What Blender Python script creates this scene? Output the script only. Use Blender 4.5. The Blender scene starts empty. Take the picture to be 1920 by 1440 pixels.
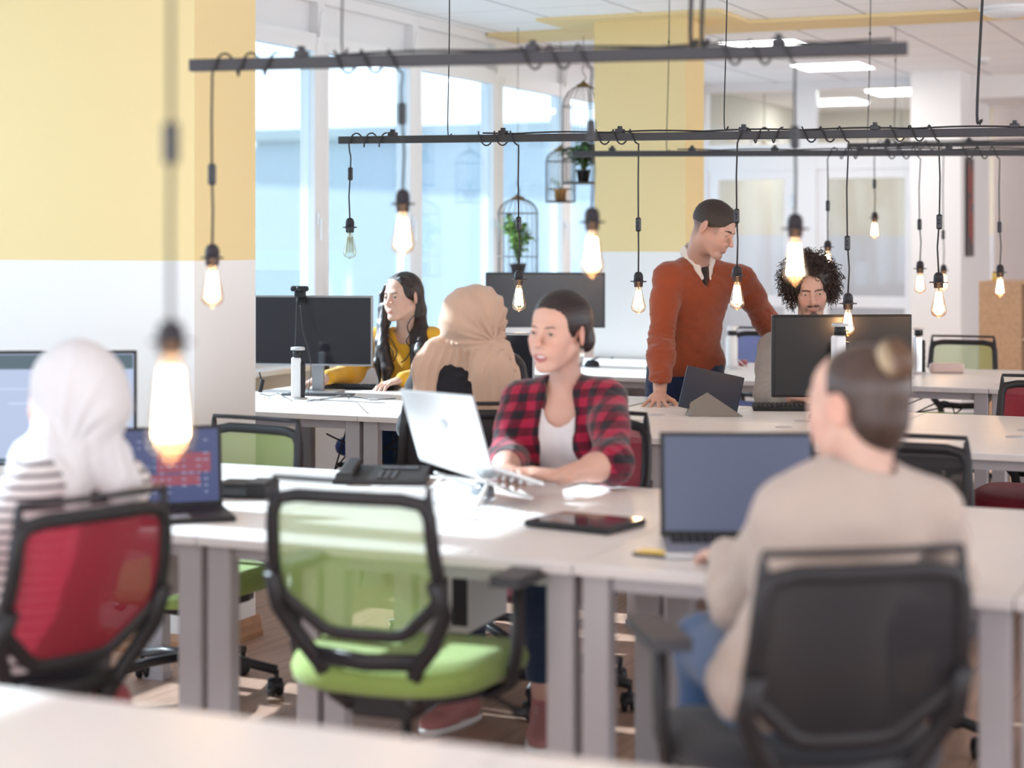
import bpy, bmesh, math, random
import numpy as np
from mathutils import Vector, Matrix, noise
random.seed(7)
SC = bpy.context.scene
COL = SC.collection
R = math.radians
YAW = R(24.06); F = 3450.0; CH = 1.5; HZ = 450.0

# ---------------------------------------------------------------- camera, world, sun, exposure
cam_d = bpy.data.cameras.new('camera'); cam = bpy.data.objects.new('camera', cam_d); COL.objects.link(cam)
cam.location = (0, 0, CH); cam.rotation_euler = (R(90), 0, YAW)
cam_d.sensor_width = 36; cam_d.lens = F*36/1920
cam_d.shift_y = -(720-HZ)/1920
cam_d.clip_start = .05; cam_d.clip_end = 600
cam_d.dof.use_dof = True; cam_d.dof.focus_distance = 7.9; cam_d.dof.aperture_fstop = 1.7
SC.camera = cam
SC.view_settings.view_transform = 'Standard'; SC.view_settings.look = 'None'
SC.view_settings.gamma = 1; SC.view_settings.use_curve_mapping = False
SC.view_settings.exposure = 1.32
SC.cycles.max_bounces = 8; SC.cycles.diffuse_bounces = 4; SC.cycles.glossy_bounces = 3
SC.cycles.transmission_bounces = 4; SC.cycles.transparent_max_bounces = 12
SC.cycles.caustics_reflective = False; SC.cycles.caustics_refractive = False
SC.cycles.sample_clamp_indirect = 6; SC.cycles.use_denoising = True
wd = bpy.data.worlds.new('daylight'); SC.world = wd; wd.use_nodes = True
bgn = wd.node_tree.nodes['Background']
bgn.inputs[0].default_value = (.88, .94, 1.0, 1); bgn.inputs[1].default_value = 1.7
sun_d = bpy.data.lights.new('sun', 'SUN'); sun_d.energy = 7.0; sun_d.angle = R(.8); sun_d.color = (1, .96, .92)
sun = bpy.data.objects.new('sun', sun_d); COL.objects.link(sun)
sun.rotation_euler = Vector((1.0, -.05, -.5425)).to_track_quat('-Z', 'Y').to_euler()
sun.location = (-12, 6, 8)

# ---------------------------------------------------------------- room coordinates from the photograph
VD = Vector((-math.sin(YAW), math.cos(YAW), 0)); VR = Vector((math.cos(YAW), math.sin(YAW), 0))
def at(px, py, d):
    """room position seen at photo pixel (px, py) and distance d from the camera plane"""
    return VD*d + VR*((px-960)/F*d) + Vector((0, 0, CH-(py-HZ)/F*d))
def on(px, py, z):
    return at(px, py, F*(CH-z)/(py-HZ))
def atY(px, Y, z):
    r = (px-960)/F; d = Y/(math.cos(YAW)+math.sin(YAW)*r)
    p = VD*d+VR*(r*d); return Vector((p.x, p.y, z))

# ---------------------------------------------------------------- materials
MATS = {}
def mat(name, color, rough=.5, metal=0, spec=.5, var=0, scale=8, bump=0, bscale=60, emis=None, estr=0, sheen=0, coat=0, trans=0):
    if name in MATS: return MATS[name]
    m = bpy.data.materials.new(name); m.use_nodes = True; MATS[name] = m
    nt = m.node_tree; b = nt.nodes['Principled BSDF']
    c = tuple(color)+(1,)
    b.inputs['Base Color'].default_value = c; b.inputs['Roughness'].default_value = rough
    b.inputs['Metallic'].default_value = metal; b.inputs['Specular IOR Level'].default_value = spec
    b.inputs['Sheen Weight'].default_value = sheen; b.inputs['Coat Weight'].default_value = coat
    if trans: b.inputs['Transmission Weight'].default_value = trans
    if emis: b.inputs['Emission Color'].default_value = tuple(emis)+(1,); b.inputs['Emission Strength'].default_value = estr
    tc = nt.nodes.new('ShaderNodeTexCoord')
    if var:
        n = nt.nodes.new('ShaderNodeTexNoise'); n.inputs['Scale'].default_value = scale; n.inputs['Detail'].default_value = 3
        nt.links.new(tc.outputs['Object'], n.inputs['Vector'])
        mx = nt.nodes.new('ShaderNodeMix'); mx.data_type = 'RGBA'
        mx.inputs[6].default_value = tuple(x*(1-var) for x in color)+(1,); mx.inputs[7].default_value = tuple(min(1, x*(1+var)) for x in color)+(1,)
        nt.links.new(n.outputs['Fac'], mx.inputs[0]); nt.links.new(mx.outputs[2], b.inputs['Base Color'])
    if bump:
        n = nt.nodes.new('ShaderNodeTexNoise'); n.inputs['Scale'].default_value = bscale
        nt.links.new(tc.outputs['Object'], n.inputs['Vector'])
        bp = nt.nodes.new('ShaderNodeBump'); bp.inputs['Strength'].default_value = bump; bp.inputs['Distance'].default_value = .005
        nt.links.new(n.outputs['Fac'], bp.inputs['Height']); nt.links.new(bp.outputs['Normal'], b.inputs['Normal'])
    return m
def N(nt, t, **kw):
    n = nt.nodes.new('ShaderNode'+t)
    for k, v in kw.items(): setattr(n, k, v)
    return n
def mesh_fabric(name, color, opacity, cell=900):
    m = mat(name, color, .8)
    nt = m.node_tree; b = nt.nodes['Principled BSDF']; out = nt.nodes['Material Output']
    t = N(nt, 'BsdfTransparent'); mx = N(nt, 'MixShader'); mx.inputs[0].default_value = opacity
    nt.links.new(t.outputs[0], mx.inputs[1]); nt.links.new(b.outputs[0], mx.inputs[2]); nt.links.new(mx.outputs[0], out.inputs[0])
    tr = N(nt, 'BsdfTranslucent'); tr.inputs[0].default_value = tuple(color)+(1,)
    m2 = N(nt, 'MixShader'); m2.inputs[0].default_value = .22
    nt.links.new(b.outputs[0], m2.inputs[1]); nt.links.new(tr.outputs[0], m2.inputs[2]); nt.links.new(m2.outputs[0], mx.inputs[2])
    return m
def thin_glass(name, tint, refl=.08, milky=0, dcol=(.8, .9, 1)):
    m = bpy.data.materials.new(name); m.use_nodes = True; MATS[name] = m
    nt = m.node_tree; out = nt.nodes['Material Output']; nt.nodes.remove(nt.nodes['Principled BSDF'])
    t = N(nt, 'BsdfTransparent'); t.inputs[0].default_value = tuple(tint)+(1,)
    g = N(nt, 'BsdfGlossy'); g.inputs['Roughness'].default_value = .03; g.inputs[0].default_value = (1, 1, 1, 1)
    lw = N(nt, 'LayerWeight'); lw.inputs[0].default_value = .25
    mp = N(nt, 'MapRange'); mp.inputs[3].default_value = refl*.5; mp.inputs[4].default_value = min(1, refl*6)
    nt.links.new(lw.outputs['Fresnel'], mp.inputs[0])
    mx = N(nt, 'MixShader'); nt.links.new(mp.outputs[0], mx.inputs[0])
    nt.links.new(t.outputs[0], mx.inputs[1]); nt.links.new(g.outputs[0], mx.inputs[2])
    last = mx
    if milky:
        tr = N(nt, 'BsdfTranslucent'); tr.inputs[0].default_value = tuple(dcol)+(1,)
        m2 = N(nt, 'MixShader'); m2.inputs[0].default_value = milky
        nt.links.new(mx.outputs[0], m2.inputs[1]); nt.links.new(tr.outputs[0], m2.inputs[2]); last = m2
    nt.links.new(last.outputs[0], out.inputs[0])
    return m

# ---------------------------------------------------------------- mesh builder
def rotm(rx=0, ry=0, rz=0):
    return Matrix.Rotation(R(rz), 3, 'Z') @ Matrix.Rotation(R(ry), 3, 'Y') @ Matrix.Rotation(R(rx), 3, 'X')
I3 = Matrix.Identity(3)
class MB:
    def __init__(s): s.v = []; s.f = []; s.sm = []
    def add(s, vs, fs, smooth=False, M=None, o=(0, 0, 0)):
        b = len(s.v); o = Vector(o)
        for p in vs:
            p = Vector(p)
            if M is not None: p = M @ p
            s.v.append(p+o)
        for f in fs: s.f.append(tuple(b+i for i in f)); s.sm.append(smooth)
        return s
    def box(s, c, size, M=None, bev=0, seg=2):
        bm = bmesh.new(); bmesh.ops.create_cube(bm, size=1)
        for v in bm.verts: v.co = Vector((v.co.x*size[0], v.co.y*size[1], v.co.z*size[2]))
        if bev: bmesh.ops.bevel(bm, geom=list(bm.edges), offset=min(bev, min(size)*.45), segments=seg, affect='EDGES', profile=.5)
        bm.verts.index_update()
        s.add([v.co.copy() for v in bm.verts], [[v.index for v in f.verts] for f in bm.faces], False, M, c); bm.free(); return s
    def tube(s, pts, r, seg=8, closed=False, flat=1.0, up=None, smooth=True):
        pts = [Vector(p) for p in pts]; n = len(pts)
        rs = r if isinstance(r, (list, tuple)) else [r]*n
        vs = []; prev = None
        for i, p in enumerate(pts):
            if closed: t = pts[(i+1) % n]-pts[i-1]
            else: t = pts[min(i+1, n-1)]-pts[max(i-1, 0)]
            t = t.normalized() if t.length > 1e-9 else Vector((0, 0, 1))
            if prev is None:
                a = Vector(up) if up else (Vector((0, 0, 1)) if abs(t.z) < .9 else Vector((1, 0, 0)))
                u = (a-t*a.dot(t)).normalized()
            else:
                if up: a = Vector(up); u = (a-t*a.dot(t)); u = u.normalized() if u.length > 1e-4 else prev
                else: u = (prev-t*prev.dot(t)).normalized()
            prev = u; w = t.cross(u)
            for k in range(seg):
                an = 2*math.pi*(k+.5)/seg
                vs.append(p+u*math.cos(an)*rs[i]+w*math.sin(an)*rs[i]*flat)
        fs = []
        for i in range(n if closed else n-1):
            j = (i+1) % n
            for k in range(seg):
                l = (k+1) % seg; fs.append((i*seg+k, i*seg+l, j*seg+l, j*seg+k))
        if not closed:
            fs.append(tuple(range(seg))[::-1]); fs.append(tuple((n-1)*seg+k for k in range(seg)))
        return s.add(vs, fs, smooth)
    def bar(s, pts, w, t, up=(0, 1, 0), closed=False):
        """flat rectangular strip along pts: w wide, t thick along `up`"""
        pts = [Vector(p) for p in pts]; n = len(pts); vs = []
        for i, p in enumerate(pts):
            tg = (pts[(i+1) % n]-pts[i-1]) if closed else pts[min(i+1, n-1)]-pts[max(i-1, 0)]
            tg.normalize(); u = Vector(up); u = (u-tg*u.dot(tg)).normalized(); x = tg.cross(u)
            ww = w[i] if isinstance(w, (list, tuple)) else w
            a, b = ww/2, t/2
            for (p1, p2) in ((a, b*.5), (a*.75, b), (-a*.75, b), (-a, b*.5), (-a, -b*.5), (-a*.75, -b), (a*.75, -b), (a, -b*.5)):
                vs.append(p+x*p1+u*p2)
        fs = []
        for i in range(n if closed else n-1):
            j = (i+1) % n
            for k in range(8): l = (k+1) % 8; fs.append((i*8+k, i*8+l, j*8+l, j*8+k))
        if not closed: fs.append(tuple(range(8))[::-1]); fs.append(tuple((n-1)*8+k for k in range(8)))
        return s.add(vs, fs, True)
    def lathe(s, prof, seg=16, o=(0, 0, 0), M=None, smooth=True):
        vs = []; fs = []; n = len(prof)
        for (r, z) in prof:
            for k in range(seg):
                a = 2*math.pi*k/seg; vs.append((r*math.cos(a), r*math.sin(a), z))
        for i in range(n-1):
            for k in range(seg): l = (k+1) % seg; fs.append((i*seg+k, i*seg+l, (i+1)*seg+l, (i+1)*seg+k))
        if prof[0][0] > 1e-4: fs.append(tuple(range(seg))[::-1])
        if prof[-1][0] > 1e-4: fs.append(tuple((n-1)*seg+k for k in range(seg)))
        return s.add(vs, fs, smooth, M, o)
    def grid(s, fn, nu, nv, cu=False, cv=False, smooth=True):
        vs = [fn(i/(nu if cu else nu-1), j/(nv if cv else nv-1)) for i in range(nu) for j in range(nv)]; fs = []
        for i in range(nu if cu else nu-1):
            for j in range(nv if cv else nv-1):
                a, b = (i+1) % nu, (j+1) % nv; fs.append((i*nv+j, a*nv+j, a*nv+b, i*nv+b))
        return s.add(vs, fs, smooth)
    def prism(s, poly, z0, z1, M=None, o=(0, 0, 0), smooth=False):
        n = len(poly); vs = [(x, y, z0) for x, y in poly]+[(x, y, z1) for x, y in poly]
        fs = [tuple(range(n))[::-1], tuple(range(n, 2*n))]+[(i, (i+1) % n, n+(i+1) % n, n+i) for i in range(n)]
        return s.add(vs, fs, smooth, M, o)
    def ell(s, c, r, M=None, seg=16):
        pr = [(max(1e-5, math.sin(math.pi*i/(seg//2))), -math.cos(math.pi*i/(seg//2))) for i in range(seg//2+1)]
        b = len(s.v); s.lathe(pr, seg)
        for i in range(b, len(s.v)):
            p = s.v[i]; p = Vector((p.x*r[0], p.y*r[1], p.z*r[2])); s.v[i] = (M @ p if M is not None else p)+Vector(c)
        return s
    def build(s, name, m, parent=None, loc=(0, 0, 0), rz=0, solid=0):
        me = bpy.data.meshes.new(name); me.from_pydata([tuple(p) for p in s.v], [], s.f); me.update()
        me.polygons.foreach_set('use_smooth', s.sm)
        bm = bmesh.new(); bm.from_mesh(me); bmesh.ops.recalc_face_normals(bm, faces=bm.faces); bm.to_mesh(me); bm.free()
        o = bpy.data.objects.new(name, me); COL.objects.link(o); o.location = loc; o.rotation_euler = (0, 0, R(rz))
        if m is not None: me.materials.append(m)
        if parent is not None: o.parent = parent
        if solid:
            md = o.modifiers.new('solid', 'SOLIDIFY'); md.thickness = solid; md.offset = 0
        return o
def tag(o, label=None, cat=None, group=None, kind=None):
    if label: o['label'] = label
    if cat: o['category'] = cat
    if group: o['group'] = group
    if kind: o['kind'] = kind
    return o
def empty(name, loc, rz=0, label=None, cat=None, group=None):
    o = bpy.data.objects.new(name, None); COL.objects.link(o); o.location = loc; o.rotation_euler = (0, 0, R(rz)); o.empty_display_size = .1
    return tag(o, label, cat, group)
def kids(o): return [c for c in bpy.data.objects if c.parent == o]
def copy_tree(o, parent=None):
    c = o.copy(); COL.objects.link(c); c.parent = parent
    for ch in kids(o): copy_tree(ch, c)
    return c
def struct(name, mb, m, parent=None):
    o = mb.build(name, m, parent)
    if parent is None: o['kind'] = 'structure'
    return o
def curve_pts(ctrl, n=8):
    """Catmull-Rom through control points"""
    P = [Vector(p) for p in ctrl]; P = [P[0]*2-P[1]]+P+[P[-1]*2-P[-2]]; out = []
    for i in range(1, len(P)-2):
        for k in range(n):
            t = k/n; a, b, c, d = P[i-1:i+3]
            out.append(.5*((2*b)+(c-a)*t+(2*a-5*b+4*c-d)*t*t+(3*b-a-3*c+d)*t**3))
    out.append(P[-2]); return out
# ================================================================ ROOM
CZ = 2.92; WX = -5.37; BY = 16.2; CX = -3.73
def wallpaint(name, hexa, hexb, zline):
    m = mat(name, hexa, .75, spec=.2); nt = m.node_tree; b = nt.nodes['Principled BSDF']
    g = N(nt, 'NewGeometry'); sp = N(nt, 'SeparateXYZ'); nt.links.new(g.outputs['Position'], sp.inputs[0])
    gt = N(nt, 'Math', operation='GREATER_THAN'); gt.inputs[1].default_value = zline; nt.links.new(sp.outputs['Z'], gt.inputs[0])
    mx = N(nt, 'Mix', data_type='RGBA'); mx.inputs[6].default_value = tuple(hexb)+(1,); mx.inputs[7].default_value = tuple(hexa)+(1,)
    nt.links.new(gt.outputs[0], mx.inputs[0]); nt.links.new(mx.outputs[2], b.inputs['Base Color'])
    n = N(nt, 'TexNoise'); n.inputs['Scale'].default_value = 90; bp = N(nt, 'Bump'); bp.inputs['Strength'].default_value = .08
    nt.links.new(g.outputs['Position'], n.inputs['Vector']); nt.links.new(n.outputs['Fac'], bp.inputs['Height']); nt.links.new(bp.outputs[0], b.inputs['Normal'])
    return m
YEL = (.80, .645, .345)
M_pillar = wallpaint('paint_yellow_over_white', YEL, (.82, .81, .80), 1.425)
M_white = mat('paint_white', (.84, .82, .81), .7, spec=.2, bump=.05)
M_yellow = mat('paint_yellow', YEL, .7, spec=.2, bump=.05)
M_frame = mat('window_white_plastic', (.80, .79, .80), .35)
M_wood = mat('oak_trim', (.42, .22, .12), .45, var=.25, scale=14)

def floor_mat():
    m = mat('laminate_floor', (.5, .3, .2), .38, spec=.4); nt = m.node_tree; b = nt.nodes['Principled BSDF']
    tc = N(nt, 'TexCoord'); mp = N(nt, 'Mapping'); mp.inputs['Rotation'].default_value = (0, 0, R(90))
    br = N(nt, 'TexBrick'); br.inputs['Scale'].default_value = 1; br.inputs['Brick Width'].default_value = 1.2; br.inputs['Row Height'].default_value = .19
    br.inputs['Mortar Size'].default_value = .0018; br.offset = .37
    br.inputs['Color1'].default_value = (.44, .275, .205, 1); br.inputs['Color2'].default_value = (.54, .345, .26, 1); br.inputs['Mortar'].default_value = (.25, .15, .11, 1)
    nt.links.new(tc.outputs['Object'], mp.inputs[0]); nt.links.new(mp.outputs[0], br.inputs[0])
    mp2 = N(nt, 'Mapping'); mp2.inputs['Scale'].default_value = (14, 1.2, 1)
    n = N(nt, 'TexNoise'); n.inputs['Scale'].default_value = 1.6; n.inputs['Detail'].default_value = 6; n.inputs['Distortion'].default_value = 1.2
    nt.links.new(tc.outputs['Object'], mp2.inputs[0]); nt.links.new(mp2.outputs[0], n.inputs[0])
    rp = N(nt, 'MapRange'); rp.inputs[1].default_value = .3; rp.inputs[2].default_value = .7; rp.inputs[3].default_value = .78; rp.inputs[4].default_value = 1.12
    nt.links.new(n.outputs['Fac'], rp.inputs[0])
    mx = N(nt, 'Mix', data_type='RGBA', blend_type='MULTIPLY'); mx.inputs[0].default_value = 1
    nt.links.new(br.outputs[0], mx.inputs[6]); nt.links.new(rp.outputs[0], mx.inputs[7]); nt.links.new(mx.outputs[2], b.inputs['Base Color'])
    return m
def ceil_mat():
    m = mat('ceiling_tiles', (.93, .93, .93), .9, spec=.1); nt = m.node_tree; b = nt.nodes['Principled BSDF']
    g = N(nt, 'NewGeometry'); sp = N(nt, 'SeparateXYZ'); nt.links.new(g.outputs['Position'], sp.inputs[0])
    def seam(sock, size, off, w):
        a = N(nt, 'Math', operation='ADD'); a.inputs[1].default_value = off+60; nt.links.new(sock, a.inputs[0])
        md = N(nt, 'Math', operation='MODULO'); md.inputs[1].default_value = size; nt.links.new(a.outputs[0], md.inputs[0])
        l = N(nt, 'Math', operation='LESS_THAN'); l.inputs[1].default_value = w; nt.links.new(md.outputs[0], l.inputs[0]); return l.outputs[0]
    a = seam(sp.outputs['X'], .63, 0.02, .011); c = seam(sp.outputs['Y'], .63, .2, .005)
    mx = N(nt, 'Math', operation='MAXIMUM'); nt.links.new(a, mx.inputs[0]); nt.links.new(c, mx.inputs[1])
    cm = N(nt, 'Mix', data_type='RGBA'); cm.inputs[6].default_value = (.93, .93, .935, 1); cm.inputs[7].default_value = (.30, .29, .30, 1)
    nt.links.new(mx.outputs[0], cm.inputs[0]); nt.links.new(cm.outputs[2], b.inputs['Base Color'])
    return m
struct('floor', MB().box((1.0, 6.7, -.05), (13.4, 20.8, .1)), floor_mat())
struct('ceiling', MB().box((1.0, 6.7, CZ+.1), (13.4, 20.8, .2)), ceil_mat())
# yellow painted band on the ceiling joining the columns
struct('ceiling_beam', MB().box((.9, 11.70, CZ-.012), (12.4, .50, .022)).box((-4.05, 11.13, CZ-.010), (1.22, .64, .018)), M_yellow)
# columns
struct('column_front', MB().box((-4.6, 5.765, CZ/2), (1.74, .41, CZ)), M_pillar)
struct('column_back', MB().box((-4.04, 11.225, CZ/2), (.62, .37, CZ)), M_pillar)
def skirting(name, a, b, nrm):
    a = Vector(a); b = Vector(b); nrm = Vector(nrm); mb = MB(); t = (b-a); prof = [(0, 0), (.022, 0), (.022, .02), (.014, .035), (.014, .055), (.006, .075), (0, .08)]
    vs = [q+nrm*x+Vector((0, 0, z)) for q in (a, b) for x, z in prof]; n = len(prof)
    mb.add(vs, [(i, (i+1) % n, n+(i+1) % n, n+i) for i in range(n)]+[tuple(range(n)), tuple(range(n, 2*n))[::-1]])
    return struct(name, mb, M_wood)
skirting('baseboard_front', (-5.4, 5.56, 0), (CX+.02, 5.56, 0), (0, -1, 0))
skirting('baseboard_side', (CX, 5.54, 0), (CX, 5.99, 0), (1, 0, 0))
# ---------------------------------------------------------------- window wall
M_glass = thin_glass('window_glass', (.76, .85, .91), .05, milky=.035, dcol=(.75, .88, 1))  # blue tint and milky translucent share imitate hazy air outside
M_pglass = thin_glass('partition_glass', (.90, .93, .94), .05, milky=.05, dcol=(.8, .82, .86))
SILL = .82
EDG = [-1.75, -.53, .69, 1.91, 3.13, 4.35, 5.57, 6.79, 8.0, 9.21, 10.40, 11.66, 12.91, 14.0, 15.1, 16.2]
for i in range(len(EDG)-1):
    y0, y1 = EDG[i], EDG[i+1]; yc = (y0+y1)/2; w = y1-y0
    f = MB(); x = WX
    # mullions, transom, roller-box panel, sash
    f.box((x, y0+.02, (SILL+CZ)/2), (.12, .04, CZ-SILL), bev=.004); f.box((x, y1-.02, (SILL+CZ)/2), (.12, .04, CZ-SILL), bev=.004)
    f.box((x, yc, CZ-.03), (.12, w-.08, .06)); f.box((x, yc, 2.655), (.11, w-.08, .05)); f.box((x, yc, SILL+.03), (.12, w-.08, .06))
    f.box((x-.015, yc, 2.77), (.03, w-.08, .18))
    fr = struct('window_%d' % (i+1), f, M_frame)
    s = MB(); a = .05; z0, z1 = SILL+.06, 2.63
    s.box((x+.035, y0+.04+a/2-.01, (z0+z1)/2), (.06, a, z1-z0), bev=.006); s.box((x+.035, y1-.04-a/2+.01, (z0+z1)/2), (.06, a, z1-z0), bev=.006)
    s.box((x+.035, yc, z1-a/2), (.06, w-.14, a)); s.box((x+.035, yc, z0+a/2), (.06, w-.14, a))
    s.build('sash', M_frame, fr)
    MB().box((x+.03, yc, (z0+z1)/2), (.008, w-.14, z1-z0-.08)).build('pane', M_glass, fr)
    h = MB().box((x+.075, y1-.06, 1.62), (.015, .02, .07), bev=.004).box((x+.095, y1-.06, 1.56), (.012, .016, .13), bev=.004)
    h.tube([(x+.07, y1-.045, 2.66), (x+.085, y1-.045, 2.80), (x+.10, y1-.03, 2.82)], .006, 6)
    h.build('handle', M_frame, fr)
struct('wall_left', MB().box((WX-.03, 7.2, SILL/2), (.2, 18, SILL)), M_white)
struct('trim_1', MB().box((WX+.12, 7.2, SILL-.02), (.3, 18, .035), bev=.006), M_frame)
rad = MB()
# ---------------------------------------------------------------- partition at the back
xs = dict(a0=-5.30, a1=-4.44, b0=-4.22, b1=-3.27)
p = MB(); y = BY
p.box((-4.3, y, CZ-.035), (2.1, .085, .07)); p.box((-4.3, y, 2.25), (2.1, .085, .24))
p.box((-5.30, y, CZ/2), (.10, .10, CZ)); p.box((-4.33, y, CZ/2), (.20, .10, CZ)); p.box((-3.30, y, CZ/2), (.08, .10, CZ))
struct('wall_back', p, M_frame)
for k, (x0, x1) in enumerate(((-5.25, -4.43), (-4.23, -3.34))):
    d = MB(); xc = (x0+x1)/2; w = x1-x0
    d.box((x0+.05, y, 1.065), (.10, .06, 2.13), bev=.004); d.box((x1-.05, y, 1.065), (.10, .06, 2.13), bev=.004)
    d.box((xc, y, 2.09), (w-.2, .06, .08)); d.box((xc, y, .06), (w-.2, .06, .12)); d.box((xc, y, .95), (w-.2, .05, .10))
    do = struct('door_%d' % (k+1), d, M_frame)
    MB().box((xc, y, 1.1), (w-.18, .01, 1.95)).build('pane', M_pglass, do)
    MB().tube([(x0+.06, y-.03, 1.0), (x0+.06, y-.08, 1.0), (x0+.17, y-.08, 1.0)], .01, 8).build('handle', mat('satin_metal', (.6, .6, .62), .3, 1), do)
    t = MB().box((xc, y, 2.61), (w, .01, .45)).build('window_%d' % (20+k), M_pglass); t['kind'] = 'structure'
    hb = MB().box((x1-.01, y-.045, 1.85), (.03, .02, .12), bev=.005).box((x1-.01, y-.045, 1.2), (.03, .02, .12), bev=.005).build('hinge', mat('satin_metal', (0, 0, 0)), do)
# room beyond the partition
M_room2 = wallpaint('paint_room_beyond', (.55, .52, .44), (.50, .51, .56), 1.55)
struct('wall_far', MB().box((-3.2, 20.0, CZ/2), (6, .1, CZ)), M_room2)
struct('wall_far_side', MB().box((WX-.05, 18.1, CZ/2), (.1, 3.7, CZ)), M_room2)
struct('floor_far', MB().box((-3.0, 18.6, -.05), (6, 3.0, .1)), MATS['laminate_floor'])
struct('ceiling_far', MB().box((-2.7, 18.65, CZ+.05), (6.0, 3.1, .1)), M_white)
# pillar and recess at the right end
struct('column_white', MB().box((-3.06, 16.3, CZ/2), (.42, 1.4, CZ)), M_white)
struct('wall_recess', MB().box((2.4, 17.3, CZ/2), (10.5, .12, CZ)), mat('paint_warm_grey', (.66, .60, .59), .7, var=.03))
struct('beam_recess', MB().box((2.4, 16.7, CZ-.1), (10.5, 1.2, .2)), M_white)
pos = MB().box((0, 0, 0), (.012, .34, .84), bev=.002)
pt = pos.build('poster', mat('poster_black', (.03, .025, .028), .4), loc=(-2.838, 15.95, 1.78)); tag(pt, 'tall black framed poster with faded red figures on the white pillar', 'poster')
pr = MB()
for q, (yy, zz, h) in enumerate(((-.07, .22, .2), (.06, .16, .26), (-.05, -.12, .28), (.07, -.2, .22))):
    pr.box((.009, yy, zz), (.004, .07, h), bev=.015); pr.ell((.009, yy, zz+h/2+.02), (.003, .028, .034))
pr.build('printed_figures', mat('poster_red', (.42, .10, .08), .5, var=.4, scale=20), pt)
# ---------------------------------------------------------------- ceiling fittings
M_lamp = mat('panel_light', (1, 1, 1), .5, emis=(1, .98, .95), estr=8)
M_wmetal = mat('white_enamel', (.85, .85, .86), .3)
def ceil_panel(px, py, lab):
    c = on(px, py, CZ); e = empty('ceiling_light', (c.x, c.y, CZ), 0, lab, 'ceiling light', 'square ceiling panels')
    MB().box((0, .29, -.006), (.60, .02, .012)).box((0, -.29, -.006), (.60, .02, .012)).box((.29, 0, -.006), (.02, .56, .012)).box((-.29, 0, -.006), (.02, .56, .012)).build('frame', M_wmetal, e)
    MB().box((0, 0, -.004), (.56, .56, .006)).build('diffuser', M_lamp, e)
ceil_panel(1437, 82, 'bright square ceiling panel seen just behind the near rail')
ceil_panel(1562, 123, 'bright square ceiling panel farther back towards the glass doors')
MB
c = on(1888, 12, CZ); e = empty('dome_light', (c.x, c.y, CZ), 0, 'round white dome lamp on the ceiling past the yellow band', 'ceiling light')
MB().lathe([(.17, 0), (.17, -.02), (.16, -.025)], 32).build('rim', M_wmetal, e)
MB().lathe([(.155, -.02), (.14, -.045), (.09, -.065), (.0001, -.072)], 32).build('diffuser', mat('opal_glass', (.75, .78, .82), .25), e)
c = on(1843, 108, CZ); e = empty('smoke_detector', (c.x, c.y, CZ), 0, 'small white smoke detector on the ceiling tiles', 'smoke detector')
MB().lathe([(.055, 0), (.055, -.02), (.05, -.025)], 24).build('base', M_wmetal, e)
MB().lathe([(.038, -.022), (.036, -.045), (.02, -.055), (.0001, -.056)], 20).build('sensor_cap', mat('grey_plastic', (.55, .55, .56), .5), e)
# a ceiling panel and wire lamps in the room beyond
c = on(1700, 185, CZ)
e = empty('ceiling_light', (-3.75, 17.6, CZ), 0, 'square ceiling panel seen through the glass above the doors', 'ceiling light', 'square ceiling panels')
MB().box((0, 0, -.006), (.6, .6, .01)).build('diffuser', M_lamp, e)
for k, (px, ly) in enumerate(((1433, 205), (1690, 200))):
    g = atY(px, 17.6 if k else 17.3, CZ)
    e = empty('cage_lamp', g, 0, ('wire cage lamp hanging behind the glass next to the yellow column', 'wire cage lamp hanging behind the glass above the wider door')[k], 'pendant lamp')
    MB().tube([(0, 0, 0), (0, 0, -.42)], .004, 6).build('cord', mat('black_cord', (.03, .028, .03), .6), e)
    cg = MB()
    for a in range(8):
        t = a*math.pi/4; cg.tube([(.02*math.cos(t), .02*math.sin(t), -.42), (.14*math.cos(t), .14*math.sin(t), -.45), (.14*math.cos(t), .14*math.sin(t), -.62)], .003, 5)
    for z in (-.45, -.62): cg.tube([(.14*math.cos(t*math.pi/12), .14*math.sin(t*math.pi/12), z) for t in range(24)], .003, 5, closed=True)
    cg.build('cage', mat('black_cord', (0, 0, 0)), e)
    MB().ell((0, 0, -.5), (.03, .03, .05)).build('bulb', mat('dim_amber', (.8, .6, .3), .3), e)
for k, (xx, yy) in enumerate(((-4.7, 18.6), (-2.6, 18.6), (-2.2, 17.3))):  # extra glowing panels added to brighten the room beyond
    e = empty('ceiling_light', (xx, yy, CZ), 0, 'added fill panel brightening the room beyond the glass doors', 'ceiling light', 'added fill panels of the room beyond')
    MB().box((0, 0, -.006), (.6, .6, .01)).build('diffuser', M_lamp, e)
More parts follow.
